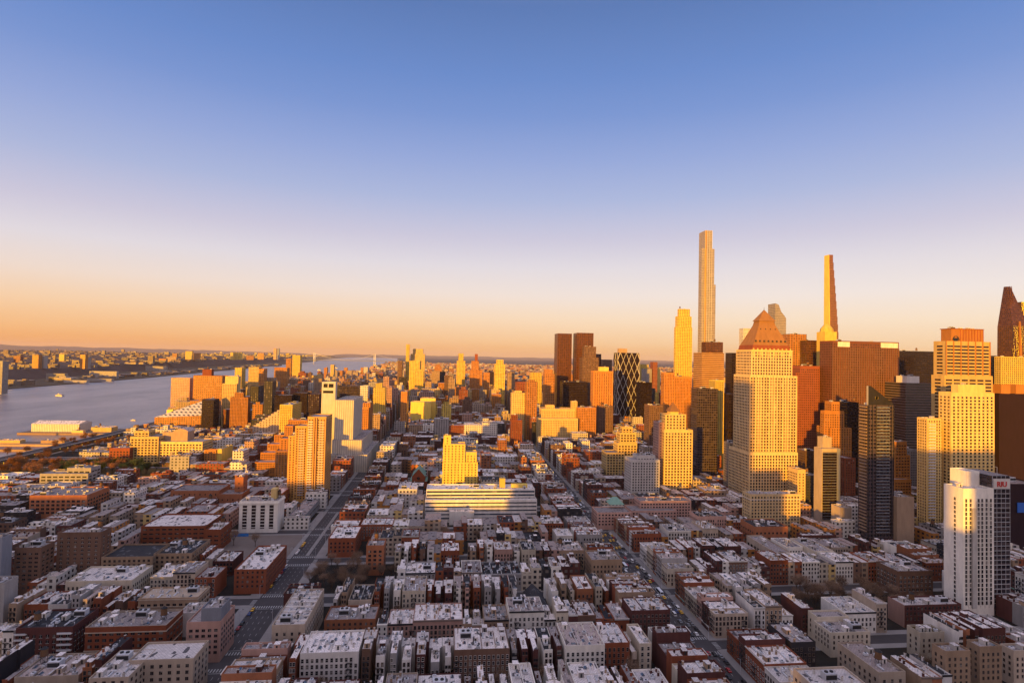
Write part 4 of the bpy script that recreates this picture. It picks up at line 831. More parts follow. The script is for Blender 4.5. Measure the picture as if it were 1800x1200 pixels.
for args in ((437, 455, 645, 1700, 'fac_cream', 'cream tower third from the tetrahedron group, plain top'), (455, 464, 648, 1640, 'fac_orange', 'thin bright orange tower in the riverside cluster'),
             (465, 481, 664, 1750, 'fac_tan', 'tan tower right of the thin orange tower'), (482, 505, 646, 1900, 'fac_orange', 'orange topped wide tower in the riverside cluster'),
             (440, 457, 678, 1500, 'fac_dark', 'dark stepped tower in front of the riverside cluster'), (503, 512, 630, 2450, 'fac_orange', 'left of two far golden towers near the river'),
             (514, 528, 624, 2400, 'fac_yellow', 'right taller of two far golden towers near the river'), (532, 542, 668, 1900, 'fac_brown', 'brown tower right of the far golden pair'),
             (483, 513, 694, 1260, 'curtain_dark', 'black glass block with white cap left one of three'), (516, 540, 690, 1280, 'curtain_dark', 'black glass block middle one of three'),
             (542, 562, 692, 1240, 'fac_maroon', 'maroon and black block right one of three'), (581, 587, 641, 2500, 'fac_cream', 'slender far tower standing before the far river reach'),
             (597, 632, 678, 1400, 'curtain_blue', 'wide grey blue glass slab behind the white ribbed building'), (633, 647, 678, 1360, 'fac_pale', 'pale ribbed strip tower right of the grey glass slab'),
             (648, 662, 672, 1600, 'fac_grey', 'grey tower left of the rusty avenue tower'), (552, 566, 665, 1800, 'fac_tan', 'tan tower behind the black glass blocks'),
             (759, 773, 652, 2100, 'fac_tan', 'tan tower between golden pair and centre peak'), (781, 795, 660, 1700, 'fac_brown', 'brown tower left of the centre peak'),
             (893, 905, 655, 1750, 'fac_tan', 'tan tower right of the yellow crowned avenue tower'), (933, 953, 655, 1650, 'fac_yellow', 'yellow low tower left of the twin brown towers'),
             (958, 975, 657, 1420, 'fac_orange', 'orange tower touching the left twin tower'), (1060, 1076, 632, 1900, 'fac_brown', 'brown tower behind the orange one near the lattice'),
             (1126, 1140, 640, 2100, 'fac_yellow', 'yellow tower right behind the lattice tower'), (1148, 1156, 636, 2000, 'fac_red', 'red brick tower far right of the lattice tower')):
    xl, xr, yt, Y, w_, lb = args; T('distant_tower', lb, 'tower', [B(xl, xr, yt, Y, None, 30, wall=w_)], w_, clut=0)
SC = random.Random(77); spec = []
for _ in range(130):
    px = SC.uniform(345, 1215); Y = SC.uniform(1180, 2700); w = SC.uniform(9, 17); yt = SC.uniform(642, 700) if Y > 1500 else SC.uniform(670, 712)
    if px < 445 and Y < 1560: continue
    if 525 < px < 700 and yt < 676: yt = SC.uniform(676, 705)
    a = (px, px+w*1500/Y+3, yt, Y)
    if 958 < px < 1128 and Y < 1560: continue
    x0, z = at_Y(a[0], yt, Y); x1 = at_Y(a[1], yt, Y)[0]
    if occupied(x0, x1, Y, Y+26) or z < 30 or x0 < -690 or len(spec) > 98: continue
    OCC.append((x0, x1, Y, Y+26)); spec.append(a)
spec.sort()
NUMW = 'first second third fourth fifth sixth seventh eighth ninth tenth eleventh twelfth thirteenth fourteenth fifteenth sixteenth seventeenth eighteenth nineteenth twentieth'.split()
for j, (a, c, yt, Y) in enumerate(spec):
    col = SC.choice(('orange', 'tan', 'yellow', 'brown', 'cream', 'orange', 'red', 'grey', 'dark')); w_ = 'fac_'+col
    half = ('riverward', 'second', 'middle', 'fourth', 'inland')[j//20]
    bx = [B(a, c, yt, Y, None, 26, wall=w_)]
    if SC.random() < .5: bx.append(B(a+(c-a)*.2, c-(c-a)*.25, yt-SC.uniform(3, 7), Y+5, None, 14, wall=w_))
    T('distant_tower', f'{col} far tower, {NUMW[j % 20]} from the river side in the {half} run of scattered towers', 'tower', bx, w_, clut=0, group='scattered far towers')
# ---- middle distance specials
T('apartment_building', 'bright yellow stepped building with small dark windows in the centre', 'apartment building', [B(778, 840, 812, 722, None, 24), B(779, 818, 780, 726, None, 18), B(819, 838, 794, 728, None, 16), B(780, 793, 765, 728, None, 10)], 'wall_yellow', (4.0, 3.2, 1.5, 1.6), nobj=100, clut=2)
def school():
    bx = Bh(747, 944, 878, 24, 40); up = (bx[0]+1, bx[1]-1, bx[2]+10, bx[3]-4, 24, 33, None)
    def extra(root, ox, oy):
        b = MB()
        for z in (4, 8, 12, 16, 20): b.box(bx[0]-ox+.5, bx[1]-ox-.5, bx[2]-oy-.2, bx[2]-oy-.03, z, z+1.4, 'glass_blue', True)
        for z in (25.5, 29.3): b.box(up[0]-ox+.5, up[1]-ox-.5, up[2]-oy-.2, up[2]-oy-.03, z, z+2.0, 'glass_blue', True)
        b.obj('window_band', root); c = MB()
        c.box(bx[0]-ox+26, bx[0]-ox+52, bx[2]-oy-9, bx[2]-oy-.2, 0, 14, 'wall_white', topmat='roof_silver'); c.obj('entrance_block', root)
        s = MB(); x = bx[1]-ox-36; s.box(x-3, x+3, 0, 8, 32, 42, 'wall_yellow'); s.obj('roof_vent_stack', root)
        s = MB(); s.box(x+10, x+28, 0, 5, 32, 36, 'wall_yellow'); s.obj('penthouse', root)
    T('school_building', 'long low modern building with pale bands and glass strips', 'building', [bx, up], 'wall_pale', clut=5, roof='roof_silver', extra=extra)
school()
def church(px, py, h, w, dep, label, wallm, roofm, name='church'):
    _, Y = at_z(px, py, h); X = ratio(px, py)*Y; root = thing(name, label, 'church', (X, Y, 0)); b = MB(); W = w/2; e = h*.62
    b.v = [(-W, 0, 0), (W, 0, 0), (W, dep, 0), (-W, dep, 0), (-W, 0, e), (W, 0, e), (W, dep, e), (-W, dep, e), (0, 0, h), (0, dep, h)]
    for f in ((0, 1, 5, 8, 4), (1, 2, 6, 5), (2, 3, 7, 9, 6), (3, 0, 4, 7)): b.f.append(f); b.m.append(b.mi(wallm))
    b.box(-W-3, -W, 0, dep, 0, e*.6, wallm, topmat=roofm); b.box(W, W+3, 0, dep, 0, e*.6, wallm, topmat=roofm)
    b.obj('wall', root); r = MB(); r.face([(-W-.5, -.4, e-.3), (0, -.4, h+.25), (0, dep, h+.25), (-W-.5, dep, e-.3)], roofm); r.face([(W+.5, -.4, e-.3), (W+.5, dep, e-.3), (0, dep, h+.25), (0, -.4, h+.25)], roofm); r.obj('roof', root)
    g = MB(); g.cyl(0, 0, 0, .2, 2.0, 2.0, 14, 'glass_dark'); g.v = [(x, -.05-z, e*.85+y) for x, y, z in g.v]; g.obj('rose_window', root)
    for x in (-W*.5, W*.5): inst('window', win_mesh(1.2, 4.0, 'glass_dark', 'trim_light', 'S', 'plain'), root, (x, 0, 3))
    OCC.append((X-W-3, X+W+3, Y, Y+dep))
church(736, 824, 26, 17, 32, 'red brick church with a green copper gable roof', 'wall_red', 'copper')
church(945, 1052, 17, 14, 26, 'small stone church under a steep dark slate roof', 'wall_beige', 'roof_black')
church(1057, 790, 22, 15, 28, 'low hall with dark gable roof left of the yellow stepped block', 'wall_brown', 'roof_warm', 'hall')
T('office_building', 'yellow sunlit block with big square windows and setbacks', 'building', [B(1066, 1098, 795, 800, None, 26), B(1086, 1120, 778, 806, None, 22), B(1090, 1118, 760, 810, None, 16), B(1094, 1112, 750, 814, None, 10)], 'wall_cream', (4.2, 3.8, 2.6, 2.2), nobj=80, clut=3)
T('apartment_building', 'pale pink building with square windows, white left flank', 'apartment building', [B(1110, 1160, 808, 690, 1098), B(1120, 1152, 800, 700, None, 18)], 'wall_pale', (3.3, 3.3, 1.7, 1.8), nobj=100, clut=4)
def green_pav(r_, ox, oy):
    bx = Bh(1072, 1098, 885, 22, 14); b = MB(); x, y = (bx[0]+bx[1])/2-ox, bx[2]+8-oy; s = lambda k: [(x-k, y-k), (x+k, y-k), (x+k, y+k), (x-k, y+k)]; b.taper(s(8), 21, s(2.5), 27, 'copper'); b.obj('hipped_roof', r_)
T('apartment_building', 'long pink terraced building with green hipped roof by right avenue', 'apartment building', [Bh(1050, 1110, 900, 18, 60, xo=1040), Bh(1110, 1190, 897, 15, 26), Bh(1125, 1215, 880, 22, 20)], 'wall_pink', (3.3, 3.2, 1.9, 1.5), nobj=100, clut=3, extra=green_pav)
# left: hotel, river complex, etc.
def hotel2():
    bx = Bh(421, 489, 880, 31, 24, xo=500)
    def extra(root, ox, oy):
        W = bx[1]-bx[0]; x = bx[0]-ox
        for u in (.09, .32, .55, .78):
            b = MB(); b.box(x+W*u, x+W*(u+.11), bx[2]-oy-.12, bx[2]-oy-.02, 4, 27, 'curtain_dark', True); b.obj('window_strip', root)
            b = MB(); z = 5
            while z < 27: b.box(x+W*u, x+W*(u+.11), bx[2]-oy-.5, bx[2]-oy-.13, z, z+.8, 'trim_light', True); z += 3.1
            b.obj('spandrel', root)
        c = MB(); c.box(x+W*.72, x+W*.86, 0, 8, 30, 40, 'wall_cream'); c.obj('bulkhead', root); ledges(root, ox, oy, bx, [28], 'wall_white', .7, 1.6)
    T('hotel_building', 'white low hotel with four dark window columns by the vacant lot', 'hotel', [(*bx[:6], 'wall_white')], 'wall_white', clut=6, extra=extra)
hotel2()
T('garage_building', 'low grey two storey block right of the white low hotel', 'building', [Bh(507, 536, 905, 11, 44, xo=561)], 'wall_grey', (6, 3.4, 5.2, 1.2), nobj=20, clut=3, roof='roof_grey')
T('warehouse', 'riverside complex of cream gridded lofts, left block', 'office building', [B(229, 279, 767, 935, None, 40), B(236, 262, 757, 945, None, 20)], 'wall_cream', (4.6, 4.0, 3.0, 2.3), nobj=80, clut=4)
T('warehouse', 'riverside complex of cream gridded lofts, long right block', 'office building', [B(280, 356, 776, 938, 374), B(286, 330, 759, 952, None, 24, wall='wall_tan')], 'wall_cream', (4.6, 4.0, 3.0, 2.3), nobj=80, clut=3,
  extra=lambda r_, ox, oy: barrel(r_, ox, oy))
T('apartment_building', 'red brick loft left of the cream gridded lofts', 'building', [B(192, 228, 787, 925, None, 40)], 'wall_red', (4.2, 3.8, 2.4, 2.0), nobj=40, clut=3)
T('apartment_building', 'orange brick block with dark tall slit beside the climbing terraces', 'building', [B(359, 380, 790, 880, 384), B(381, 390, 789, 882, 409, wall='wall_yellow')], 'wall_orange', (3.3, 3.3, 1.4, 1.6), nobj=40, clut=2)
T('apartment_building', 'long red brick school with orange base left of balcony slab', 'building', [B(408, 448, 800, 930, None, 26), B(408, 455, 812, 915, None, 12)], 'wall_red', (3.2, 3.4, 1.9, 1.6), nobj=50, clut=2)
T('warehouse', 'brown gridded warehouse with lit rust corner, far left', 'warehouse', [Bh(52, 153, 870, 24, 50, xo=192)], 'wall_rust', (4.6, 3.9, 3.0, 2.2), nobj=90, clut=8)
T('warehouse', 'grey parking building with open decks above the brown warehouse', 'garage', [Bh(70, 155, 832, 22, 40, xo=170), Bh(118, 160, 822, 27, 20)], 'wall_grey', (6, 4, 4.8, 1.8, 'glass_dark'), nobj=40, clut=4)
T('warehouse', 'orange lit low theatre block left of stepped brick chapel', 'building', [Bh(300, 385, 862, 20, 34), Bh(385, 425, 868, 17, 26), Bh(413, 428, 838, 33, 14)], 'wall_rust', (5, 5, 1.2, 1.5), clut=6, big=True)
T('apartment_building', 'tall plain brown brick block with even window grid, lower left', 'apartment building', [Bh(101, 178, 935, 40, 30, xo=196)], 'wall_brown', (4.6, 3.0, 1.7, 1.4, 'glass', 'trim_light'), nobj=100, clut=4)
T('apartment_building', 'dark brown block left of the plain brown block', 'apartment building', [Bh(26, 72, 962, 34, 40, xo=96)], 'wall_brown', (3.6, 3.0, 2.2, 1.3), nobj=70, clut=3)
T('office_building', 'smooth grey windowless slab at left edge', 'building', [Bh(-60, 4, 945, 46, 60, xo=22)], 'wall_slate', clut=3)
T('office_building', 'low grey flank at left edge below the smooth slab', 'building', [Bh(-60, 8, 1024, 28, 50, xo=32)], 'wall_grey', clut=3)
T('warehouse', 'long pink brick warehouse with white roofs behind the vacant lot', 'warehouse', [Bh(248, 362, 924, 20, 40), Bh(362, 388, 930, 19, 50, xo=407)], 'wall_red', (5, 3.8, 3.4, 1.2), nobj=40, clut=7, roof='roof_silver')
T('apartment_building', 'cream and brick mid rise pair with black roof', 'apartment building', [Bh(178, 268, 978, 22, 30), Bh(270, 337, 972, 22, 34)], 'wall_tan', (3.4, 3.3, 1.7, 1.7), nobj=100, clut=5, roof='roof_black')
T('apartment_building', 'long cream building with blank pale flank, lower left', 'apartment building', [Bh(115, 232, 1020, 18, 22, xo=268)], 'wall_sand', (2.6, 3.6, 1.2, 2.0), nobj=80, clut=6, roof='roof_silver')
T('apartment_building', 'brown brick block with cream cornices, upper of two', 'apartment building', [Bh(243, 348, 1050, 17, 26, xo=368)], 'wall_tan', (3.6, 3.4, 2.2, 1.5), nobj=80, clut=7, extra=lambda r_, ox, oy: ledges(r_, ox, oy, Bh(243, 348, 1050, 17, 26, xo=368), [11.2, 15.6], 'wall_beige'))
T('apartment_building', 'brown brick block with cream cornices, lower of two', 'apartment building', [Bh(150, 292, 1100, 20, 26, xo=321)], 'wall_red', (3.6, 3.4, 2.2, 1.6), nobj=100, clut=8, rim='wall_beige', extra=lambda r_, ox, oy: ledges(r_, ox, oy, Bh(150, 292, 1100, 20, 26, xo=321), [6.5, 16.5], 'wall_beige'))
def balc_blk(r_, ox, oy):
    bx = Bh(28, 128, 1102, 20, 24); W = bx[1]-bx[0]; balconies(r_, ox, oy, bx, bx[0], bx[0]+W*.2, 4, 19, 3.1); balconies(r_, ox, oy, bx, bx[0]+W*.75, bx[1], 4, 19, 3.1)
T('apartment_building', 'dark red apartment block with white balcony ends, bottom left', 'apartment building', [Bh(28, 128, 1102, 20, 24)], 'wall_darkred', (3.2, 3.1, 1.6, 1.7, 'glass', 'trim_light'), nobj=60, clut=9, roof='roof_black', extra=balc_blk)
T('apartment_building', 'grey stepped apartment block with dark penthouse by left avenue', 'apartment building', [Bh(328, 388, 1092, 23, 30, xo=412), Bh(354, 389, 1068, 30, 14, wall='wall_slate')], 'wall_pink', (3.2, 3.1, 1.9, 1.5), nobj=90, clut=4)
T('apartment_building', 'large beige L shaped building with pale roof, bottom left', 'apartment building', [Bh(226, 340, 1158, 22, 24, xo=366), Bh(156, 226, 1190, 21, 26)], 'wall_beige', (4.0, 3.2, 1.6, 1.6), nobj=90, clut=7, roof='roof_silver')
T('apartment_building', 'red brick corner block with pale roof left side of left avenue', 'apartment building', [Bh(412, 468, 1000, 18, 50, xo=503)], 'wall_red', (3.0, 3.3, 1.3, 1.7), nobj=90, clut=9, roof='roof_silver')
def seg_roof(r_, ox, oy):
    bx = Bh(478, 536, 1097, 21, 60, xo=568); b = MB()
    for i in range(1, 8): y = bx[2]-oy+(bx[3]-bx[2])*i/8; b.box(bx[0]-ox+.4, bx[1]-ox-.4, y-.25, y+.25, 19.92, 20.7, 'wall_pale')
    b.obj('party_parapet', r_)
T('apartment_building', 'long beige row with cross parapets dividing its white roof', 'apartment building', [Bh(478, 536, 1097, 21, 60, xo=568)], 'wall_beige', (3.6, 3.3, 1.3, 1.7), nobj=90, clut=9, roof='roof_silver', extra=seg_roof)
T('apartment_building', 'peach corner building with four rows of windows by right avenue', 'apartment building', [Bh(1040, 1094, 983, 22, 22)], 'wall_tan', (2.7, 3.6, 1.2, 1.8), nobj=80, clut=5)
T('apartment_building', 'orange brick square windowed block above the vacant tennis yard', 'apartment building', [Bh(644, 675, 958, 24, 16)], 'wall_rust', (3.4, 3.3, 2.2, 1.9), nobj=60, clut=3)
T('apartment_building', 'dark red building on corner above planted yard', 'apartment building', [Bh(577, 625, 945, 17, 36)], 'wall_red', (3.4, 3.3, 1.5, 1.8), nobj=60, clut=6, roof='roof_silver')
T('apartment_building', 'long orange brick row, lower centre left', 'apartment building', [Bh(570, 660, 1088, 15, 20)], 'wall_rust', (3.2, 3.2, 1.3, 1.6), nobj=70, clut=6, roof='roof_grey')
# right foreground specials
T('apartment_building', 'pink painted end wall building with brown row front', 'apartment building', [Bh(1590, 1690, 1062, 15, 20, xo=1561)], 'wall_darkred', (2.6, 3.4, 1.2, 2.0), nobj=80, clut=5, roof='roof_silver', extra=lambda r_, ox, oy: pinkwall(r_, ox, oy), skip='W')
def striped(r_, ox, oy):
    bx = Bh(1750, 1800, 1110, 13, 40, xo=1690); b = MB()
    for z in (3, 5.5, 8, 10.5): b.box(bx[0]-ox-.2, bx[0]-ox-.02, bx[2]-oy, bx[3]-oy, z, z+1.2, 'wall_slate', True)
    b.obj('painted_stripe', r_)
T('commercial_building', 'low building with blue and white striped side wall', 'building', [Bh(1750, 1800, 1110, 13, 40, xo=1690)], 'wall_pale', clut=5, extra=striped)
T('apartment_building', 'red orange brick building at the right edge', 'apartment building', [Bh(1790, 1850, 1128, 13, 40, xo=1757)], 'wall_red', (3.2, 3.2, 1.1, 1.6), nobj=30, clut=4)
T('apartment_building', 'long beige block with pale roof and grid windows, bottom centre right', 'apartment building', [Bh(1462, 1560, 1232, 20, 60, xo=1394)], 'wall_beige', (3.4, 3.2, 1.8, 1.7), nobj=100, clut=8, roof='roof_silver')
T('apartment_building', 'long narrow beige block right of the pale roofed one', 'apartment building', [Bh(1545, 1592, 1180, 20, 40, xo=1472)], 'wall_beige', (3.4, 3.2, 1.4, 1.7), nobj=90, clut=3, roof='roof_warm')
T('apartment_building', 'tan corner block with slanting roof edge, bottom right', 'apartment building', [Bh(1662, 1706, 1143, 23, 26, xo=1638)], 'wall_tan', (3.0, 3.2, 1.2, 1.7), nobj=80, clut=4)
T('apartment_building', 'tan block with roof pergola next to the tan corner block', 'apartment building', [Bh(1722, 1761, 1135, 23, 30, xo=1700)], 'wall_tan', (3.0, 3.2, 1.2, 1.7), nobj=60, clut=6)
T('apartment_building', 'tan block at the lower right margin', 'apartment building', [Bh(1782, 1830, 1142, 20, 30, xo=1768)], 'wall_beige', (3.0, 3.2, 1.2, 1.7), nobj=50, clut=5)
T('apartment_building', 'cream end wall house with small green roof garden', 'apartment building', [Bh(1617, 1660, 1110, 17, 20, xo=1594)], 'wall_sand', (3.0, 3.2, 1.2, 1.7), nobj=30, clut=2, roof='lawn')
T('apartment_building', 'cream pair of houses with dark roof above the beige blocks', 'apartment building', [Bh(1437, 1492, 1083, 17, 24, xo=1420), Bh(1460, 1530, 1110, 15, 16)], 'wall_sand', (2.8, 3.2, 1.1, 1.8), nobj=60, clut=4)
T('apartment_building', 'large beige block with balconied grid facade near the white hotel', 'apartment building', [Bh(1578, 1640, 1003, 20, 40, xo=1540)], 'wall_brown', (3.2, 3.2, 1.8, 1.7, 'glass', 'trim_light'), nobj=90, clut=8)
T('school_building', 'long beige terrace building with dark roof, left one of two parallel', 'building', [Bh(1362, 1390, 970, 17, 70, xo=1312)], 'wall_beige', (5.0, 4.4, 3.0, 2.4, 'glass_dark'), nobj=60, clut=4, roof='roof_grey')
T('school_building', 'long beige terrace building with orange lit end, right one of two parallel', 'building', [Bh(1432, 1466, 968, 18, 80, xo=1388)], 'wall_sand', (5.0, 4.4, 3.0, 2.4, 'glass_dark'), nobj=60, clut=6, roof='roof_grey')
T('warehouse', 'dark brick block with purple grey roof behind the beige terraces', 'warehouse', [Bh(1410, 1470, 940, 17, 50, xo=1400)], 'wall_darkred', (4, 4, 2, 1.8), nobj=30, clut=5, roof='roof_silver')
T('warehouse', 'orange topped theatre with steep roof above the beige terraces', 'theatre', [Bh(1326, 1385, 925, 22, 26)], 'wall_rust', (4, 5, 1.8, 1.8), nobj=20, clut=3, roof='roof_black')
# ================================================================== THE GRID OF SMALLER BUILDINGS
FR = random.Random(42)
ORD = 'zeroth first second third fourth fifth sixth seventh eighth ninth tenth eleventh twelfth thirteenth fourteenth fifteenth sixteenth seventeenth eighteenth nineteenth twentieth'.split()
def ordw(i):
    if i <= 20: return ORD[i]
    if i < 30: return 'twenty-'+ORD[i-20]
    if i == 30: return 'thirtieth'
    if i < 40: return 'thirty-'+ORD[i-30]
    if i == 40: return 'fortieth'
    return 'forty-'+ORD[i-40] if i < 50 else 'fiftieth' if i == 50 else 'fifty-'+ORD[i-50]
CANDS = []
VAC = [(-107, -58, 436, 497), (240, 350, 379, 404), (-262, -140, street(2)+SW-4, street(3)-SW+6), (-660, -590, 900, 1210), (-660, -400, 826, 908)]
def cand(x0, x1, y0, y1, h, typ, face, meta):
    if occupied(x0, x1, y0, y1, .6): return
    for v in VAC:
        if x0 < v[1] and x1 > v[0] and y0 < v[3] and y1 > v[2]: return
    cx = (x0+x1)/2; px, py = to_px(cx, y0, h)
    pl, pr = to_px(x0, y0, h)[0], to_px(x1, y0, h)[0]
    if pr < -40 or pl > 1850 or py > 1290 or py < 0: return
    area = (pr-pl)*(to_px(cx, y0, 0)[1]-py+20000*(y1-y0)/(y0*y0)*8)
    CANDS.append((area, x0, x1, y0, y1, h, typ, face, meta))
def row_heights(y, x):
    if x < -396 and y < 1300: return (7, 17)
    if x < -122 and y < 800: return (10, 19)
    if y < 620: return (13, 20)
    if y < 820: return (12, 24)
    if y < 1100: return (14, 34)
    if y < 1500: return (22, 62) if x < -122 else (20, 54)
    return (26, 88)
KMAX = 26
for i in range(0, len(AVE)-1):
    X0, X1 = AVE[i]+AW, AVE[i+1]-AW
    if AVE[i] < -700: continue
    for k in range(-2, KMAX):
        Y0, Y1 = street(k)+SW, street(k+1)-SW; xm = (X0+X1)/2
        if AVE[i] == -670 and PARK[2] < (Y0+Y1)/2 < PARK[3]: continue
        if k > 16 and i >= 5: continue                               # the big park beyond
        if Y0 > 1300 and xm < -560: continue
        lo, hi = row_heights(Y0, xm)
        # avenue ends
        for side, xa, xb in (('W', X0, X0+FR.uniform(20, 26)), ('E', X1-FR.uniform(20, 26), X1)):
            y = Y0; no = 0
            while y < Y1-4:
                w = min(FR.choice((7.6, 7.6, 7.6, 7.6, 12, 15, 20)), Y1-y)
                if Y1-y-w < 5: w = Y1-y
                no += 1; h = FR.uniform(lo, hi)*(.95 if side == 'W' else 1)
                cand(xa, xb, y, y+w-.05, h, 'corner' if w > 11 else 'narrow', side, (i, k, side, no)); y += w
        big_block = Y0 > 1000 or xm < -396
        for rowi, (ya, yb) in enumerate(((Y0, Y0+FR.uniform(22, 27)), (Y1-FR.uniform(22, 27), Y1))):
            x = X0+26.5; no = 0; base = FR.uniform(lo, hi)
            while x < X1-27:
                rr = FR.random()
                if big_block: w = FR.choice((15, 22, 30, 38)); t = 'wide'
                elif rr < .74: w = FR.choice((5.6, 6.2, 7.6, 7.6)); t = 'narrow'
                elif rr < .93: w = FR.choice((11.5, 15.2, 15.2)); t = 'mid'
                else: w = FR.choice((22, 30)); t = 'wide'
                w = min(w, X1-26.5-x)
                if w < 5: break
                if FR.random() < .4: base = FR.uniform(lo, hi)
                h = base*FR.uniform(.93, 1.05) if FR.random() < .72 else FR.uniform(lo, hi)
                if t == 'narrow': h = min(h, 19.5)
                no += 1; d = FR.uniform(-2.5, 2.5)
                if FR.random() < (.93 if Y0 > 500 else .965):
                    if rowi == 0: cand(x, x+w-.05, ya, yb+d, h, t, 'S', (i, k, 'south', no))
                    else: cand(x, x+w-.05, ya+d, yb, h, t, 'R', (i, k, 'north', no))
                x += w
CANDS.sort(key=lambda c: -c[0])
NAMES = {'narrow': ('tenement_house', 'tenement'), 'mid': ('walkup_building', 'apartment building'), 'corner': ('corner_building', 'apartment building'), 'wide': ('loft_building', 'building')}
CNT = {}; REST = []; PALW = ['red', 'red', 'red', 'darkred', 'darkred', 'brown', 'tan', 'beige', 'pale', 'grey', 'rust', 'white', 'white', 'pink', 'sand', 'darkred', 'dark']
CWORD = {'red': 'red brick', 'darkred': 'dark red brick', 'brown': 'brown brick', 'tan': 'tan', 'beige': 'beige', 'cream': 'cream', 'grey': 'grey', 'rust': 'rusty brick', 'white': 'white', 'pink': 'pinkish', 'sand': 'sand coloured', 'pale': 'pale grey', 'dark': 'black painted'}
COLW = {1: 'beside riverside highway', 2: 'left of left avenue', 3: 'between both avenues', 4: 'right of right avenue', 5: 'two avenues right', 6: 'three avenues right', 7: 'four avenues right', 8: 'far right', 9: 'outermost right'}
IRON = {}
def fire_escape(nf, fh, axis):
    key = (nf, axis)
    if key in IRON: return IRON[key]
    b = MB()
    for f in range(1, nf):
        z = 1+f*fh; b.box(-1.6, 1.6, -1.15, -.05, z, z+.08, 'metal_dark', True)
        for zz in (.5, 1.0): b.box(-1.6, 1.6, -1.17, -1.12, z+zz-.03, z+zz+.03, 'metal_dark', True)
        for x in (-1.58, -.8, 0, .8, 1.58): b.box(x-.025, x+.025, -1.17, -1.12, z, z+1, 'metal_dark')
        if f < nf-1: b.bar((-1.1, -.75, z), (1.1, -.75, z+fh), .12, 'metal_dark')
    if axis == 'W': b.v = [(y, -x, z) for x, y, z in b.v]
    if axis == 'E': b.v = [(-y, x, z) for x, y, z in b.v]
    IRON[key] = b.mesh('fire_escape'); return IRON[key]
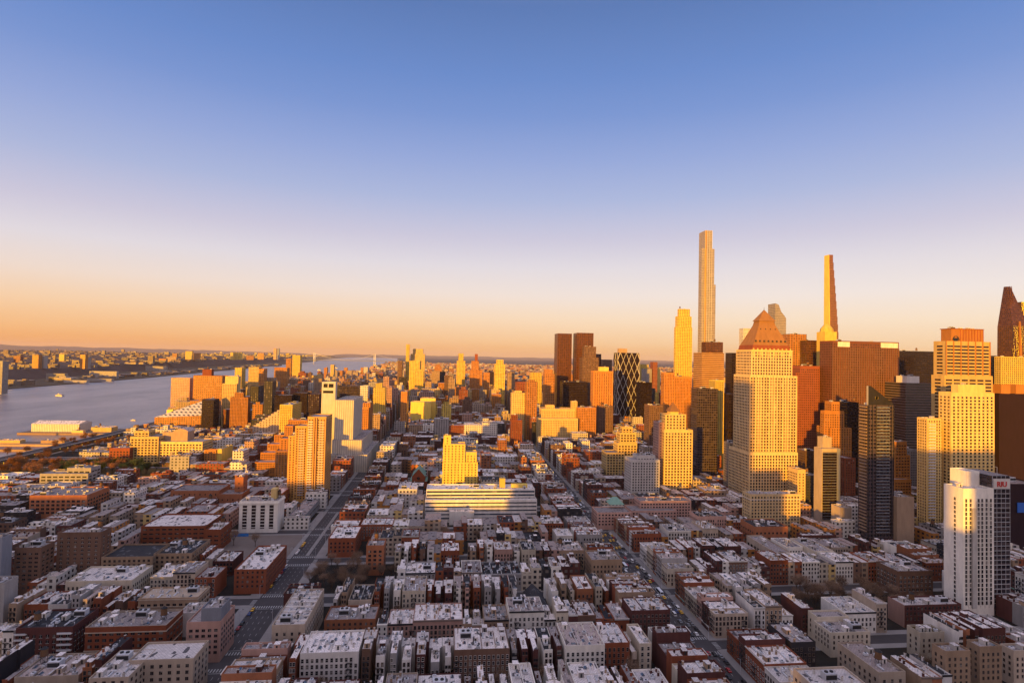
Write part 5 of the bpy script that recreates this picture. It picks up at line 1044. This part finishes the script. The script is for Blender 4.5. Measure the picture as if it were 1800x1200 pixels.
def small_building(c, rank):
    area, x0, x1, y0, y1, h, typ, face, (i, k, side, no) = c
    rr = random.Random(int(x0*7)+int(y0*131)); wc = rr.choice(PALW if typ != 'wide' else PALW+['tan', 'beige', 'sand', 'grey']); wm = 'wall_'+wc
    nm, cat = NAMES[typ]; near = y0 < 560 and rank < 260; mid = y0 < 900 and rank < 620
    rc = rr.choices(('roof_silver', 'roof_grey', 'roof_black', 'roof_warm'), (6, 2.2, 1.4, 1))[0]; rw = {'roof_silver': 'pale', 'roof_grey': 'grey', 'roof_black': 'black', 'roof_warm': 'pinkish'}[rc]
    fl = max(2, round((h-1)/3.3)); row = k+3
    where = f'{ordw(no)} in {side} row' if side in ('south', 'north') else f'{ordw(no)} at {"left" if side == "W" else "right"} end'
    lb = f'{CWORD[wc]}, {rw} roof, {where}, {ordw(row)} block up, {COLW[i]}'
    ox, oy = (x0+x1)/2, y0; root = thing(nm, lb, cat, (ox, oy, 0), 'small buildings filling the street grid'); a, b_ = x0-ox, x1-ox; D = y1-y0
    wb, rb = MB(), MB(); par = rr.uniform(.5, 1.1); matw = wm if near else 'fac_'+wc
    notch = typ == 'narrow' and side in ('south', 'north') and D > 18
    W = x1-x0
    if notch:
        nw = 1.5; d0 = D*.42
        if side == 'south': parts = [(a, b_, 0, d0), (a+nw, b_-nw, d0, D)]
        else: parts = [(a, b_, D-d0, D), (a+nw, b_-nw, 0, D-d0)]
        F = parts[0] if side == 'south' else parts[1]
        poly = ([(a, 0), (b_, 0), (b_, d0), (b_-nw, d0), (b_-nw, D), (a+nw, D), (a+nw, d0), (a, d0)] if side == 'south'
                else [(a+nw, 0), (b_-nw, 0), (b_-nw, D-d0), (b_, D-d0), (b_, D), (a, D), (a, D-d0), (a+nw, D-d0)])
        wb.prism(poly, 0, h, matw); q = .28
        wb.f.pop(); wb.m.pop()                                          # open top: the roof part closes it
        rb.face([(p[0], p[1], h) for p in poly], rc)
        for (u0, u1, v0, v1) in ((a, a+q, parts[0][2], parts[0][3]), (b_-q, b_, parts[0][2], parts[0][3])): wb.box(u0, u1, v0, v1, h+.01, h+par*.7, wm)
        yy = 0 if side == 'south' else 0
        wb.box(F[0], F[1], yy, yy+q, h+.012, h+par, wm)
    else:
        F = (a, b_, 0, D); parapet_box(wb, rb, a, b_, 0, D, 0, h, par, .3, matw, rc, wm)
    wb.obj('wall', root); rb.obj('roof', root)
    fc = 'S' if side in ('south', 'north') else ('S' if no == 1 else '')
    if x0 > 0 and (side == 'W' or (rr.random() < .25 and not notch)): fc += 'W'
    if x1 < 0 and (side == 'E' or (rr.random() < .25 and not notch)): fc += 'E'
    if near:
        fh = 3.2; nf = max(2, int((h-1.2)/fh)); wins = []; ww = rr.choice((1.05, 1.2, 1.3)); wh = rr.choice((1.7, 1.9, 2.0))
        for ax in fc:
            L = (F[1]-F[0]) if ax == 'S' else D; nb = max(2, int(L/2.45)); st = L/nb
            for f in range(nf):
                for j in range(nb):
                    if rr.random() < .04: continue
                    z = 1.0+f*fh+.8; t = st*(j+.5)
                    if f == 0 and k >= 0 and rr.random() < .3: continue
                    if ax == 'S': wins.append((F[0]+t+ox, oy, z, 'S', ww, wh))
                    elif ax == 'W': wins.append((x0, y0+t, z, 'W', ww, wh))
                    else: wins.append((x1, y0+t, z, 'E', ww, wh))
        place_windows(root, ox, oy, wins, 'glass', rr.choice(('trim', 'trim_light', 'trim')), 46 if rank < 130 else 0, 'sash')
        if side == 'south':
            c_ = MB(); cm = rr.choice(('trim', 'trim_light', wm, 'metal_dark')); c_.box(a+.02, b_-.02, -.55, -.01, h+par-.55, h+par+.06, cm, True); c_.box(a+.1, b_-.1, -.3, -.012, h+par-1.0, h+par-.57, cm, True); c_.obj('cornice', root)
        elif side in 'WE' and len(side) == 1:
            c_ = MB(); cm = rr.choice(('trim', 'trim_light', wm)); s = -1 if side == 'W' else 1; e = a if side == 'W' else b_
            c_.box(min(e, e+s*.5), max(e, e+s*.5), .02, D-.02, h+par-.5, h+par+.06, cm, True); c_.obj('cornice', root)
            c_ = MB(); c_.box(min(e, e+s*.4), max(e, e+s*.4), .3, D-.3, 2.9, 3.6, rr.choice(('trim', 'wall_slate', 'wall_red', 'trim_light', 'metal_dark', 'copper')), True); c_.obj('shop_awning', root)
        if W > 11 and typ != 'narrow' and rr.random() < .7:
            c_ = MB(); q_ = max(2, int(W/7.2))
            for e_ in range(1, q_): c_.box(a+W*e_/q_-.15, a+W*e_/q_+.15, .32, D-.32, h+.005, h+rr.uniform(.4, .8), rr.choice((wm, 'trim_light')))
            c_.obj('party_parapet', root)
        elif D > 16 and W > 7:
            c_ = MB(); v_ = D*rr.uniform(.35, .65); c_.box(a+1.6, b_-1.6, v_-.12, v_+.12, h+.005, h+.45, 'trim_light'); c_.obj('roof_curb', root)
        if 'S' in fc and h > 11 and rr.random() < .6: inst('fire_escape', fire_escape(nf, fh, 'S'), root, ((F[0]+F[1])/2+rr.uniform(-.6, .6)*(F[1]-F[0]-3.6), 0, 0)) if F[1]-F[0] > 4.2 else None
        if fc[-1:] in ('W', 'E') and D > 6 and rr.random() < .7: inst('fire_escape', fire_escape(nf, fh, fc[-1]), root, (a if fc[-1] == 'W' else b_, D/2, 0))
        clutter(root, a+(.5 if not notch else 1.3), b_-(.5 if not notch else 1.3), .6, D-.6, h, max(5, int(W*D/17)), typ in ('wide',) and rr.random() < .6, rr.choice((wm, 'wall_tan', 'trim_light', 'wall_darkred', 'roof_silver')), rr)
    elif mid: clutter(root, a+.8, b_-.8, .6, D-.6, h, 2 if typ == 'narrow' else 4, typ != 'narrow' and rr.random() < .5, rr.choice((wm, 'wall_tan', 'trim_light')), rr)
    else: clutter(root, a+.8, b_-.8, .6, D-.6, h, 1, typ == 'wide' and rr.random() < .6, 'trim_light', rr)
for c in CANDS:
    nm = c[6]
    if CNT.get(nm, 0) < 294 and (c[3] < 1250): CNT[nm] = CNT.get(nm, 0)+1; small_building(c, sum(CNT.values()))
    else: REST.append(c)
print('CANDS', len(CANDS), CNT, len(REST))
def merged(name, boxes, label, cat, mat='far_city'):
    b = MB(); att = []; rr = random.Random(3)
    for (x0, x1, y0, y1, z0, z1) in boxes:
        r_ = rr.random(); n0 = len(b.f); b.box(x0, x1, y0, y1, z0, z1, mat, topmat=rr.choice(('roof_grey', 'roof_silver', 'roof_warm')))
        if y0 < 3500 and x1-x0 > 9:
            w = (x1-x0)*rr.uniform(.2, .45); d = (y1-y0)*rr.uniform(.2, .5); u = rr.uniform(x0+1, x1-w-1); v = rr.uniform(y0+.5, y1-d-.5); b.box(u, u+w, v, v+d, z1-.1, z1+rr.uniform(3, 8), mat)
        att += [r_]*(len(b.f)-n0)
    o = b.obj(name); at = o.data.attributes.new('rnd', 'FLOAT', 'FACE'); at.data.foreach_set('value', att); tag(o, label, cat, kind='stuff'); return o
merged('distant_grid_buildings', [(c[1], c[2], c[3], c[4], 0, c[5]) for c in REST], 'mass of sunlit blocks in the middle distance of the street grid', 'buildings')
fb = []; Q = random.Random(11)
for i in range(-4, 60):
    for k in range(KMAX, 150):
        x0 = AVE[0]+274*i*.5+20; y0 = street(k)+8
        if y0 > 9500 and Q.random() < .35: continue
        shore = -725-(y0-2500)*.06 if y0 > 2500 else -725
        step = 30 if y0 < 4500 else 48
        x = x0
        while x < x0+110:
            w = Q.uniform(.35, .98)*step
            if x > shore+40 and Q.random() < .93:
                p = to_px(x, y0, 20)
                if -20 < p[0] < 1830 and not (k < 66 and 700 < x < 1500 and False):
                    h = Q.choice((14, 18, 22, 30, 40))*(1.25 if y0 < 4200 else .8)*Q.uniform(.8, 1.2)
                    if Q.random() < .04: h = Q.uniform(55, 95) if y0 < 4500 else Q.uniform(40, 60)
                    if -420 > x and y0 < 5000: h *= 1.2
                    if 4 < i*.5 < 8 and k < 66 and x > 520: h = 0                    # the park
                    if h: fb.append((x, x+w, y0, y0+Q.uniform(18, 60), 0, h))
            x += step
merged('distant_city', fb, 'carpet of far sunlit city blocks reaching to the horizon', 'buildings')
# far shore town on the plateau and the flats below the cliff
tb = []
for _ in range(1900):
    y = 1700+14000*Q.random()**1.7; x = -2250-Q.random()**1.3*3800*(.5+y/8000)-(y-1700)*.06; z = plateau_z(x, y)
    if z < 20: continue
    w = Q.uniform(12, 34)*(1+y/9000); h = Q.choice((7, 9, 11, 14, 20))*(1 if Q.random() < .96 else 3)
    tb.append((x-w/2, x+w/2, y, y+w*.7, z-4, z+h))
merged('hilltop_town', tb, 'sunlit low town on the plateau across the river', 'buildings', 'far_town')
fl_ = []
for _ in range(170):
    y = 1500+6500*Q.random()**1.5; sx_ = -1870-max(0, y-2476)*.07; w = Q.uniform(20, 90); x = sx_-Q.uniform(20, 150)
    fl_.append((x-w/2, min(x+w/2, sx_-4), y, y+Q.uniform(20, 90), .5, Q.choice((7, 9, 12, 18, 24))))
merged('riverbank_sheds', fl_, 'low pale sheds and apartment blocks along the far river bank', 'buildings', 'far_town')
for px0, px1, yt, Y, w_, lb in ((57, 68, 624, 3600, 'fac_orange', 'left golden slab on the far plateau, left half'), (68, 78, 625, 3640, 'wall_grey', 'half painted grey as the shaded side of the left slab on the far plateau'),  # grey boxes here and below put the slabs' shaded sides into wall colour
        (141, 150, 623, 3800, 'fac_orange', 'orange tower on the far plateau, second from left'), (150, 155, 627, 3830, 'wall_grey', 'sliver painted grey as the shaded side of the orange plateau tower'), (24, 36, 625, 4600, 'fac_red', 'small rusty block on the far plateau, leftmost'),
        (104, 113, 622, 5200, 'fac_yellow', 'small yellow block on the far plateau'), (279, 292, 630, 5600, 'fac_orange', 'broad orange block before the plateau cluster'), (293, 310, 627, 5800, 'fac_tan', 'tan block in plateau cluster'), (303, 311, 621, 6200, 'fac_orange', 'slim orange tower in plateau cluster'),
        (326, 338, 617, 6400, 'fac_yellow', 'tallest yellow block in plateau cluster'), (338, 351, 620, 6500, 'fac_orange', 'orange block right of tallest plateau block'), (405, 410, 619, 6900, 'fac_yellow', 'first of three yellow plateau slabs'), (412, 417, 619, 6950, 'fac_yellow', 'middle of three yellow plateau slabs'), (419, 425, 619, 7000, 'fac_yellow', 'last of three yellow plateau slabs'),
        (433, 446, 625, 7300, 'fac_red', 'low rusty block right of three plateau slabs'), (453, 464, 620, 7600, 'fac_orange', 'orange pair on far cliff'), (481, 486, 612, 7900, 'fac_pink', 'left of two tall slabs on the far cliff top'), (487, 491, 612, 7900, 'wall_slate', 'dark right slab of two on the far cliff top')):
    x0, z1 = at_Y(px0, yt, Y); x1, _ = at_Y(px1, yt, Y); z0 = max(0, plateau_z(x0, Y)-6); z1 = max(z1, z0+26)
    T('distant_tower', lb, 'tower', [(x0, x1, Y, Y+30, z0, z1, w_)], w_, clut=0)
for px0, px1, yt, Y, lb, w_ in ((81, 114, 656, 3330, 'pale gridded riverside block below the far cliff, left', 'fac_grey'), (157, 205, 652, 3640, 'wide pale apartment block below the far cliff', 'fac_grey'), (256, 292, 643, 5000, 'grey white block below the far cliff, right', 'fac_grey'),
        (112, 152, 668, 3110, 'long white shed on the far bank, left', 'wall_grey'), (153, 196, 665, 3280, 'long grey shed on the far bank, right', 'wall_grey')):
    x0, z1 = at_Y(px0, yt, Y); x1, _ = at_Y(px1, yt, Y); T('riverside_block', lb, 'building', [(x0, x1, Y, Y+26, .5, max(z1, 12), w_)], w_, clut=0)
x0, z1 = at_Y(-20, 634, 2300); x1, _ = at_Y(5, 634, 2300); T('distant_tower', 'grey tower at the left edge by the far shore', 'tower', [(x0, x1, 2300, 2330, 0, z1, 'fac_grey')], 'fac_grey', clut=0)
# ---- suspension bridge far up the river
def bridge():
    Y = 10100; xa, xb = at_Y(553, 620, Y)[0], at_Y(659, 620, Y)[0]; root = thing('suspension_bridge', 'faint far suspension bridge with two towers across the river', 'bridge', ((xa+xb)/2, Y, -3)); L = (xb-xa)/2
    for s in (-L, L):
        b = MB()
        for dx in (-11, 11): b.box(s+dx-4, s+dx+4, -10, 10, 0, 184, 'metal_light')
        for z in (60, 110, 176): b.box(s-11, s+11, -8, 8, z, z+8, 'metal_light', True)
        b.obj('bridge_tower', root)
    b = MB(); b.box(-L-500, L+900, -16, 16, 62, 71, 'wall_slate', True); b.obj('deck', root); b = MB()
    for k in range(-20, 20):
        f = lambda t: 80+104*(t/20)**2
        for y in (-14, 14): b.bar((L*k/20, y, f(k)), (L*(k+1)/20, y, f(k+1)), 1.6, 'metal_light')
        b.bar((L*k/20, -14, 70), (L*k/20, -14, f(k)), .6, 'metal_light', 3)
    for s in (-1, 1): b.bar((s*L, -14, 184), (s*(L+480), -14, 66), 1.6, 'metal_light')
    b.obj('cable', root)
bridge()
# ---- boats
def boat(px, py, ln, label, cat='boat', rz=1.4):
    X, Y = at_z(px, py, -3); root = thing('ferry_boat' if ln > 25 else 'river_boat', label, cat, (X, Y, -3)); root.rotation_euler.z = rz; L = ln/2; W = ln*.14; b = MB()
    hull = [(-W, -L), (W, -L), (W*1.05, L*.4), (0, L), (-W*1.05, L*.4)]; b.taper([(x*.8, y*.95) for x, y in hull], -.5, hull, ln*.09, 'wall_white'); b.obj('hull', root)
    b = MB(); b.box(-W*.8, W*.8, -L*.8, L*.3, ln*.09, ln*.19, 'wall_pale'); b.box(-W*.82, W*.82, -L*.75, L*.25, ln*.12, ln*.155, 'glass_dark'); b.obj('cabin', root)
    b = MB(); b.box(-W*.5, W*.5, -L*.1, L*.2, ln*.19, ln*.26, 'wall_white'); b.box(-W*.52, W*.52, L*.05, L*.21, ln*.21, ln*.245, 'glass_dark'); b.obj('wheelhouse', root)
boat(104, 696, 40, 'white ferry crossing the river on the left', rz=1.2); boat(561, 651, 60, 'left of two small dark boats on the far river', rz=1.0); boat(590, 647, 60, 'right of two small dark boats on the far river', rz=1.2); boat(234, 739, 14, 'tiny boat near the pier mouth', rz=1.5)
# ---- piers, shed, riverside road
def pier(name, label, poly, z, top='pavement'):
    cx, cy = poly[0]; b = MB(); b.prism([(x-cx, y-cy) for x, y in poly], -3.5, z, 'wall_tan', topmat=top); o = b.obj(name, None, (cx, cy, 0)); tag(o, label, 'pier')
P_ = lambda px, py: at_z(px, py, 0)
def pier_shed():
    y0 = 1290; bx = [at_Y(55, 757, y0)[0], at_Y(139, 757, y0)[0], y0, y0+42]; z = at_Y(97, 745, y0)[1]; ox, oy = (bx[0]+bx[1])/2, y0
    root = thing('pier_shed', 'large pale shed with low gable roof on the river pier', 'shed', (ox, oy, 0)); b = MB(); W = (bx[1]-bx[0])/2; b.box(-W, W, 0, 42, 1.2, z, 'pier_pale', top=False)
    for s in (-W, W): b.face([(s, 0, z), (s, 42, z), (s, 21, z+5)], 'wall_pale')
    b.obj('wall', root); r = MB(); r.face([(-W-.5, -.5, z), (W+.5, -.5, z), (W+.5, 21, z+5.2), (-W-.5, 21, z+5.2)], 'roof_silver'); r.face([(-W-.5, 42.5, z), (W+.5, 42.5, z), (W+.5, 21, z+5.2), (-W-.5, 21, z+5.2)], 'roof_silver'); r.obj('roof', root)
    x1 = bx[1]; pier('pier', 'broad pier carrying the large pale shed', [(bx[0]-15, y0-18), (-690, y0-18), (-690, y0+60), (bx[0]-15, y0+60)], 1.2, 'lot')
    T('pier_building', 'low yellow building right of the pale pier shed', 'building', [(x1+22, x1+62, y0+2, y0+26, 1.2, 11, None)], 'wall_cream', clut=2, roof='roof_silver')
    T('pier_building', 'small cream hut on the pier near shore', 'building', [(x1-6, x1+16, y0-14, y0-6, 1.2, 6, None)], 'wall_cream', clut=1, roof='roof_silver')
pier_shed()
pier('pier', 'long narrow yellow edged pier below the pale shed pier', [(-1010, 1128), (-690, 1120), (-690, 1152), (-1010, 1160)], 1.5, 'lot')
pier('pier', 'thin lower pier with dark trucks at left edge', [(-930, 1070), (-690, 1066), (-690, 1078), (-930, 1082)], 1.2, 'lot')
for j in range(3): T('warehouse', f'{ORD[j+1]} low shed from shore on the long narrow pier', 'shed', [(-740-75*j, -700-75*j, 1132, 1146, 1.5, 7, None)], 'wall_'+('tan', 'cream', 'orange')[j], clut=1, roof='roof_silver')
def highway():
    pts = [(-668, 300), (-664, 700), (-672, 900), (-668, 1080), (-672, 1300), (-690, 1700)]
    b = MB(); W = 11; zd = 7
    for (ax, ay), (bx_, by) in zip(pts, pts[1:]):
        q = [(ax-W, ay), (ax+W, ay), (bx_+W, by), (bx_-W, by)]; i = len(b.v); b.v += [(p[0], p[1], zd-1.2) for p in q]+[(p[0], p[1], zd) for p in q]; k = b.mi('asphalt')
        for f in ((4, 5, 6, 7), (0, 1, 5, 4), (1, 2, 6, 5), (3, 0, 4, 7), (3, 2, 1, 0)): b.f.append(tuple(i+a for a in f)); b.m.append(k)
    root = thing('elevated_highway', 'grey elevated highway running along the near river bank', 'highway', (0, 0, 0)); b.obj('deck', root)
    for (ax, ay), (bx_, by) in zip(pts, pts[1:]):
        for s in (-1, 1): c = MB(); c.bar((ax+s*(W-.3), ay, zd+.5), (bx_+s*(W-.3), by, zd+.5), .5, 'wall_pale'); c.obj('guard_rail', root)
        for q in range(int((by-ay)/40)): c = MB(); t = q*40/(by-ay); x = ax+(bx_-ax)*t; y = ay+q*40; c.box(x-7, x-5.5, y, y+1.5, 0, zd-1.2, 'wall_grey'); c.box(x+5.5, x+7, y, y+1.5, 0, zd-1.2, 'wall_grey'); c.obj('pillar', root)
highway()
b = MB(); b.face([(PARK[0], PARK[2], .3), (PARK[1], PARK[2], .3), (PARK[1], PARK[3], .3), (PARK[0], PARK[3], .3)], 'lawn'); tag(b.obj('park_lawn'), kind='structure')
b = MB(); b.face([(-258, street(2)+8, .24), (-136, street(2)+8, .24), (-136, street(3)-9, .24), (-258, street(3)-9, .24)], 'lot'); tag(b.obj('vacant_lot_ground'), kind='structure')
b = MB(); y = street(3)-16
for i in range(14): b.box(-256+i*1.2, -255+i*1.2+.2, street(2)+20+i*2.6, street(2)+22.6+i*2.6, .24, 3.0, 'blue_paint')
o = b.obj('site_fence'); tag(o, 'curved bright blue fence round the vacant lot', 'fence')
b = MB(); b.box(-205, -188, street(3)-12, street(3)-11.6, .24, 2.8, 'blue_paint'); tag(b.obj('site_fence'), 'short straight blue fence at the top of the vacant lot', 'fence')
b = MB(); b.box(-122-1.5+2.2, -122+3.7, street(2)+12, street(4)-12, 0, .3, 'pavement'); tag(b.obj('median_pavement'), kind='structure')
# ---- trees
def tree_mesh(seed, crown, leafy=False):
    r = random.Random(seed); t = MB(); c = MB(); H = 9.0; t.bar((0, 0, 0), (0, 0, 3.2), .24, 'bark', 6, .17); tips = []
    for i in range(7):
        a = i*.9+r.uniform(-.3, .3); z = 2.6+r.uniform(0, 1.4); L = r.uniform(2.2, 3.6); p = Vector((math.cos(a)*L*.62, math.sin(a)*L*.62, z+L*.85)); t.bar((0, 0, z-.3), p, .13, 'bark', 4, .05)
        for _ in range(4):
            q = p+Vector((r.uniform(-1.4, 1.4), r.uniform(-1.4, 1.4), r.uniform(.3, 2.0))); t.bar(p*.8+Vector((0, 0, z))*.2, q, .06, 'bark', 3, .02); tips.append(q); tips.append((p+q)/2)
    for q in tips:
        for _ in range(20 if not leafy else 22):
            o = q+Vector((r.gauss(0, .65), r.gauss(0, .65), r.gauss(0, .6)))
            if leafy: s = r.uniform(.14, .3); d = Vector((r.uniform(-1, 1), r.uniform(-1, 1), r.uniform(-.5, .5))).normalized(); e = d.orthogonal().normalized()*s; d = d*s; c.face([tuple(o-d), tuple(o+e), tuple(o+d), tuple(o-e)], crown)
            else: d = Vector((r.uniform(-1, 1), r.uniform(-1, 1), r.uniform(.1, 1))).normalized(); e = d.orthogonal().normalized()*.05; L = r.uniform(.5, 1.1); c.face([tuple(o-e), tuple(o+e), tuple(o+d*L)], crown)
    return t.mesh('trunk'), c.mesh('crown')
TM = {k: [tree_mesh(s+j, cr, lf) for j in range(3)] for k, s, cr, lf in (('brown', 1, 'twig_brown', False), ('rust', 20, 'twig_rust', True), ('green', 40, 'leaf_green', True))}
TL = {'brown': 'bare brown winter tree', 'rust': 'rusty autumn tree', 'green': 'dull green leafy tree'}
TR = random.Random(5); NT = 0
def tree(x, y, kind, s, label, group):
    global NT
    if occupied(x-1, x+1, y-1, y+1) or NT >= 296: return
    px, py = to_px(x, y, 5)
    if not (-10 < px < 1810 and py < 1215): return
    NT += 1; root = thing('deciduous_tree', label, 'tree', (x, y, .2), group); root.scale = (s, s, s*TR.uniform(.85, 1.15)); root.rotation_euler.z = TR.uniform(0, 6.28); a, b_ = TR.choice(TM[kind]); inst('trunk', a, root, (0, 0, 0)); inst('crown', b_, root, (0, 0, 0))
for _ in range(74): u = TR.uniform(PARK[0]+6, PARK[1]-6); v = TR.uniform(PARK[2]+6, PARK[3]-6); tree(u, v, 'rust' if u < -560 or TR.random() < .35 else 'green', TR.uniform(1.5, 2.1), 'rust or green tree massed in the riverside park', 'trees massed in the riverside park')
for _ in range(50): y = TR.uniform(800, 1200); x = -(688 if TR.random() < .3 else 628)+TR.uniform(-16, 16); tree(x, y, 'rust', TR.uniform(1.2, 1.8), 'rusty autumn tree lining the elevated highway by the river', 'rusty trees along the elevated highway')
for _ in range(34): X, Y = TR.uniform(-104, -60), TR.uniform(439, 495); tree(X, Y, 'brown', TR.uniform(1.0, 1.4), 'bare brown winter tree in the planted strip right of left avenue', 'bare trees beside left avenue')
for _ in range(46): X, Y = at_z(TR.uniform(1375, 1600), TR.uniform(1035, 1075), 0); tree(X, Y, 'brown', TR.uniform(1.1, 1.5), 'bare brown tree filling the yard before the balconied blocks at right', 'bare trees in the right hand yards')
for i in (2, 3, 4, 5):
    for k in range(-1, 5):
        ym = (street(k)+street(k+1))/2
        for _ in range(9): tree(TR.uniform(AVE[i]+44, AVE[i+1]-44), ym+TR.uniform(-4, 4), 'brown', TR.uniform(1.0, 1.5), 'bare tree standing in a back yard between two rows of houses', 'bare trees in back yards')
# street trees and lamps
for i in (3, 4):
    for s in (-1, 1):
        for q in range(22):
            y = 300+q*24+TR.uniform(-3, 3); yy = (y-ST0) % STP
            if 10 < yy < STP-10: tree(AVE[i]+s*12.6, y, 'brown', TR.uniform(.55, .8), 'small bare street tree on the kerb of an avenue', 'street trees along the two avenues')
def lamp_meshes():
    a = MB(); a.bar((0, 0, 0), (0, 0, 8.5), .11, 'metal_light', 6, .07); a.bar((0, 0, 8.4), (2.2, 0, 9.0), .06, 'metal_light'); b = MB(); b.box(1.8, 2.6, -.16, .16, 8.88, 9.05, 'metal_dark', True); return a.mesh('pole'), b.mesh('lamp_head')
LM = lamp_meshes()
for i in (3, 4):
    for s in (-1, 1):
        for q in range(9):
            y = 300+q*40.25+12; o = thing('street_lamp', 'slim metal street lamp arching over the avenue kerb', 'street lamp', (AVE[i]+s*10.4, y, .15), 'street lamps along the two avenues'); o.rotation_euler.z = 0 if s < 0 else math.pi; inst('pole', LM[0], o, (0, 0, 0)); inst('lamp_head', LM[1], o, (0, 0, 0))
# ---- vehicles
def car_meshes(paint, L=4.6, W=1.85, H=1.45, van=False):
    b = MB(); prof = [(-L/2, .35), (-L/2, .85), (-L*.36, .92), (-L*.24, H) if not van else (-L*.47, H*1.35), (L*.16, H) if not van else (L*.3, H*1.35), (L*.30, .92) if not van else (L*.40, 1.0), (L/2, .78), (L/2, .35)]
    n_ = len(prof); k = b.mi(paint)
    def ins(z): return W/2-(.18 if z > 1.0 else 0)
    b.v += [(-ins(z), y, z) for y, z in prof]+[(ins(z), y, z) for y, z in prof]
    b.f.append(tuple(range(n_))); b.m.append(k); b.f.append(tuple(reversed(range(n_, 2*n_)))); b.m.append(k)
    for j in range(n_): b.f.append((j, (j+1) % n_, n_+(j+1) % n_, n_+j)); b.m.append(k)
    g = MB(); (ya, za), (yb, zb), (yc, zc), (yd, zd) = prof[2], prof[3], prof[4], prof[5]; e = .02
    lerp = lambda p, q, t: (p[0]+(q[0]-p[0])*t, p[1]+(q[1]-p[1])*t)
    for p, q in (((ya, za), (yb, zb)), ((yd, zd), (yc, zc))):
        u, v = lerp(p, q, .12), lerp(p, q, .9); s = -e if p[0] < 0 else e; g.face([(-W*.38, u[0]+s, u[1]+e), (W*.38, u[0]+s, u[1]+e), (W*.36, v[0]+s, v[1]+e), (-W*.36, v[0]+s, v[1]+e)], 'glass_dark')
    for s in (-1, 1): g.face([(s*(W/2+e), ya*.95, za+.06), (s*(W/2+e), yd*.92, za+.06), (s*(W/2-.16), yc*.9, zc-.1), (s*(W/2-.16), yb*.9, zb-.1)], 'glass_dark')
    w = MB()
    n2 = 10; w.v = [(sx_*W*.06, .33*math.cos(6.283*a/n2), .33*math.sin(6.283*a/n2)) for sx_ in (-1, 1) for a in range(n2)]; km = w.mi('rubber')
    for a in range(n2): w.f.append((a, (a+1) % n2, n2+(a+1) % n2, n2+a)); w.m.append(km)
    w.f.append(tuple(range(n2))); w.m.append(km); w.f.append(tuple(range(n2, 2*n2))); w.m.append(km)
    return b.mesh('body'), g.mesh('window_glass'), w.mesh('wheel'), L, W
CM = {c: car_meshes('car_'+c) for c in ('white', 'black', 'grey', 'red', 'yellow', 'blue')}; CM['van'] = car_meshes('car_white', 5.8, 2.1, 1.6, True); CM['bus'] = car_meshes('bus_white', 12, 2.6, 2.2, True)
CL_ = {'white': 'white car', 'black': 'black car', 'grey': 'grey car', 'red': 'red car', 'yellow': 'yellow taxi', 'blue': 'dark blue car', 'van': 'white delivery van', 'bus': 'white city bus'}
NC = 0
def car(x, y, z, c, rz, where, group):
    global NC
    if NC >= 285: return
    px, py = to_px(x, y, z)
    if not (0 < px < 1800 and py < 1210): return
    NC += 1; root = thing('bus' if c == 'bus' else 'van' if c == 'van' else 'car', f'{CL_[c]} {where}', 'bus' if c == 'bus' else 'van' if c == 'van' else 'car', (x, y, z), group); root.rotation_euler.z = rz
    a, g, w, L, W = CM[c]; inst('body', a, root, (0, 0, 0)); inst('window_glass', g, root, (0, 0, 0))
    if y < 620:
        for sx_ in (-1, 1):
            for sy in (-1, 1): inst('wheel', w, root, (sx_*W*.47, sy*L*.31, .33))
CR = random.Random(9); cols = ['white', 'black', 'grey', 'black', 'grey', 'red', 'yellow', 'blue', 'white', 'van', 'grey', 'black']
for i, an in ((4, 'right avenue'), (3, 'left avenue')):
    for s, sn in ((-1, 'left'), (1, 'right')):
        y = 270
        while y < 760:
            yy = (y-ST0) % STP
            if 13 < yy < STP-13 and CR.random() < .9: c = CR.choice(cols); car(AVE[i]+s*8.1, y, .02, c, 0 if CR.random() < .9 else math.pi, f'parked on the {sn} kerb of {an}', f'{c} vehicles parked on {sn} kerb of {an}')
            y += CR.uniform(6, 7.5)
    for lane in (-5.2, -1.8, 1.8, 5.2):
        y = 270+CR.uniform(0, 20)
        while y < 1100:
            c = CR.choice(cols+['bus', 'white', 'white', 'yellow']); car(AVE[i]+lane, y, .02, c, 0, f'driving in the lanes of {an}', f'{c} vehicles driving on {an}'); y += CR.uniform(9, 26) if i == 4 else CR.uniform(14, 48)
for q in range(18): car(-236+q*4.6, street(3)-4-CR.uniform(0, 2), .2, 'yellow' if CR.random() < .8 else 'grey', math.pi/2, 'parked in the cab row behind the vacant lot', 'taxis parked behind the vacant lot')
for q in range(4): car(-122-16-CR.uniform(0, 3), 470+q*22, .2, 'bus', 0, 'waiting at the left kerb of left avenue', 'buses waiting on left avenue')
for k in range(0, 3):
    for q in range(14): xx = CR.uniform(180, 410); car(xx, street(k)-5.4, .02, CR.choice(cols), math.pi/2, f'parked in the {ordw(k+3)} cross street right of right avenue', f'cars parked in the {ordw(k+3)} cross street')
print('TREES', NT, 'CARS', NC, 'OBJ', len(bpy.data.objects))

# ---- the air
def haze():
    b = MB(); b.box(-58000, 58000, -2900, 58500, -9, 560, 'haze', True); tag(b.obj('haze'), kind='stuff')
m = bpy.data.materials.new('haze'); m.use_nodes = True; MATS['haze'] = m; n = m.node_tree.nodes; n.clear()
v = n.new('ShaderNodeVolumePrincipled'); v.inputs['Density'].default_value = 1.25e-5; v.inputs['Color'].default_value = (.80, .72, .78, 1); v.inputs['Anisotropy'].default_value = 0
o = n.new('ShaderNodeOutputMaterial'); m.node_tree.links.new(v.outputs[0], o.inputs['Volume'])
haze()
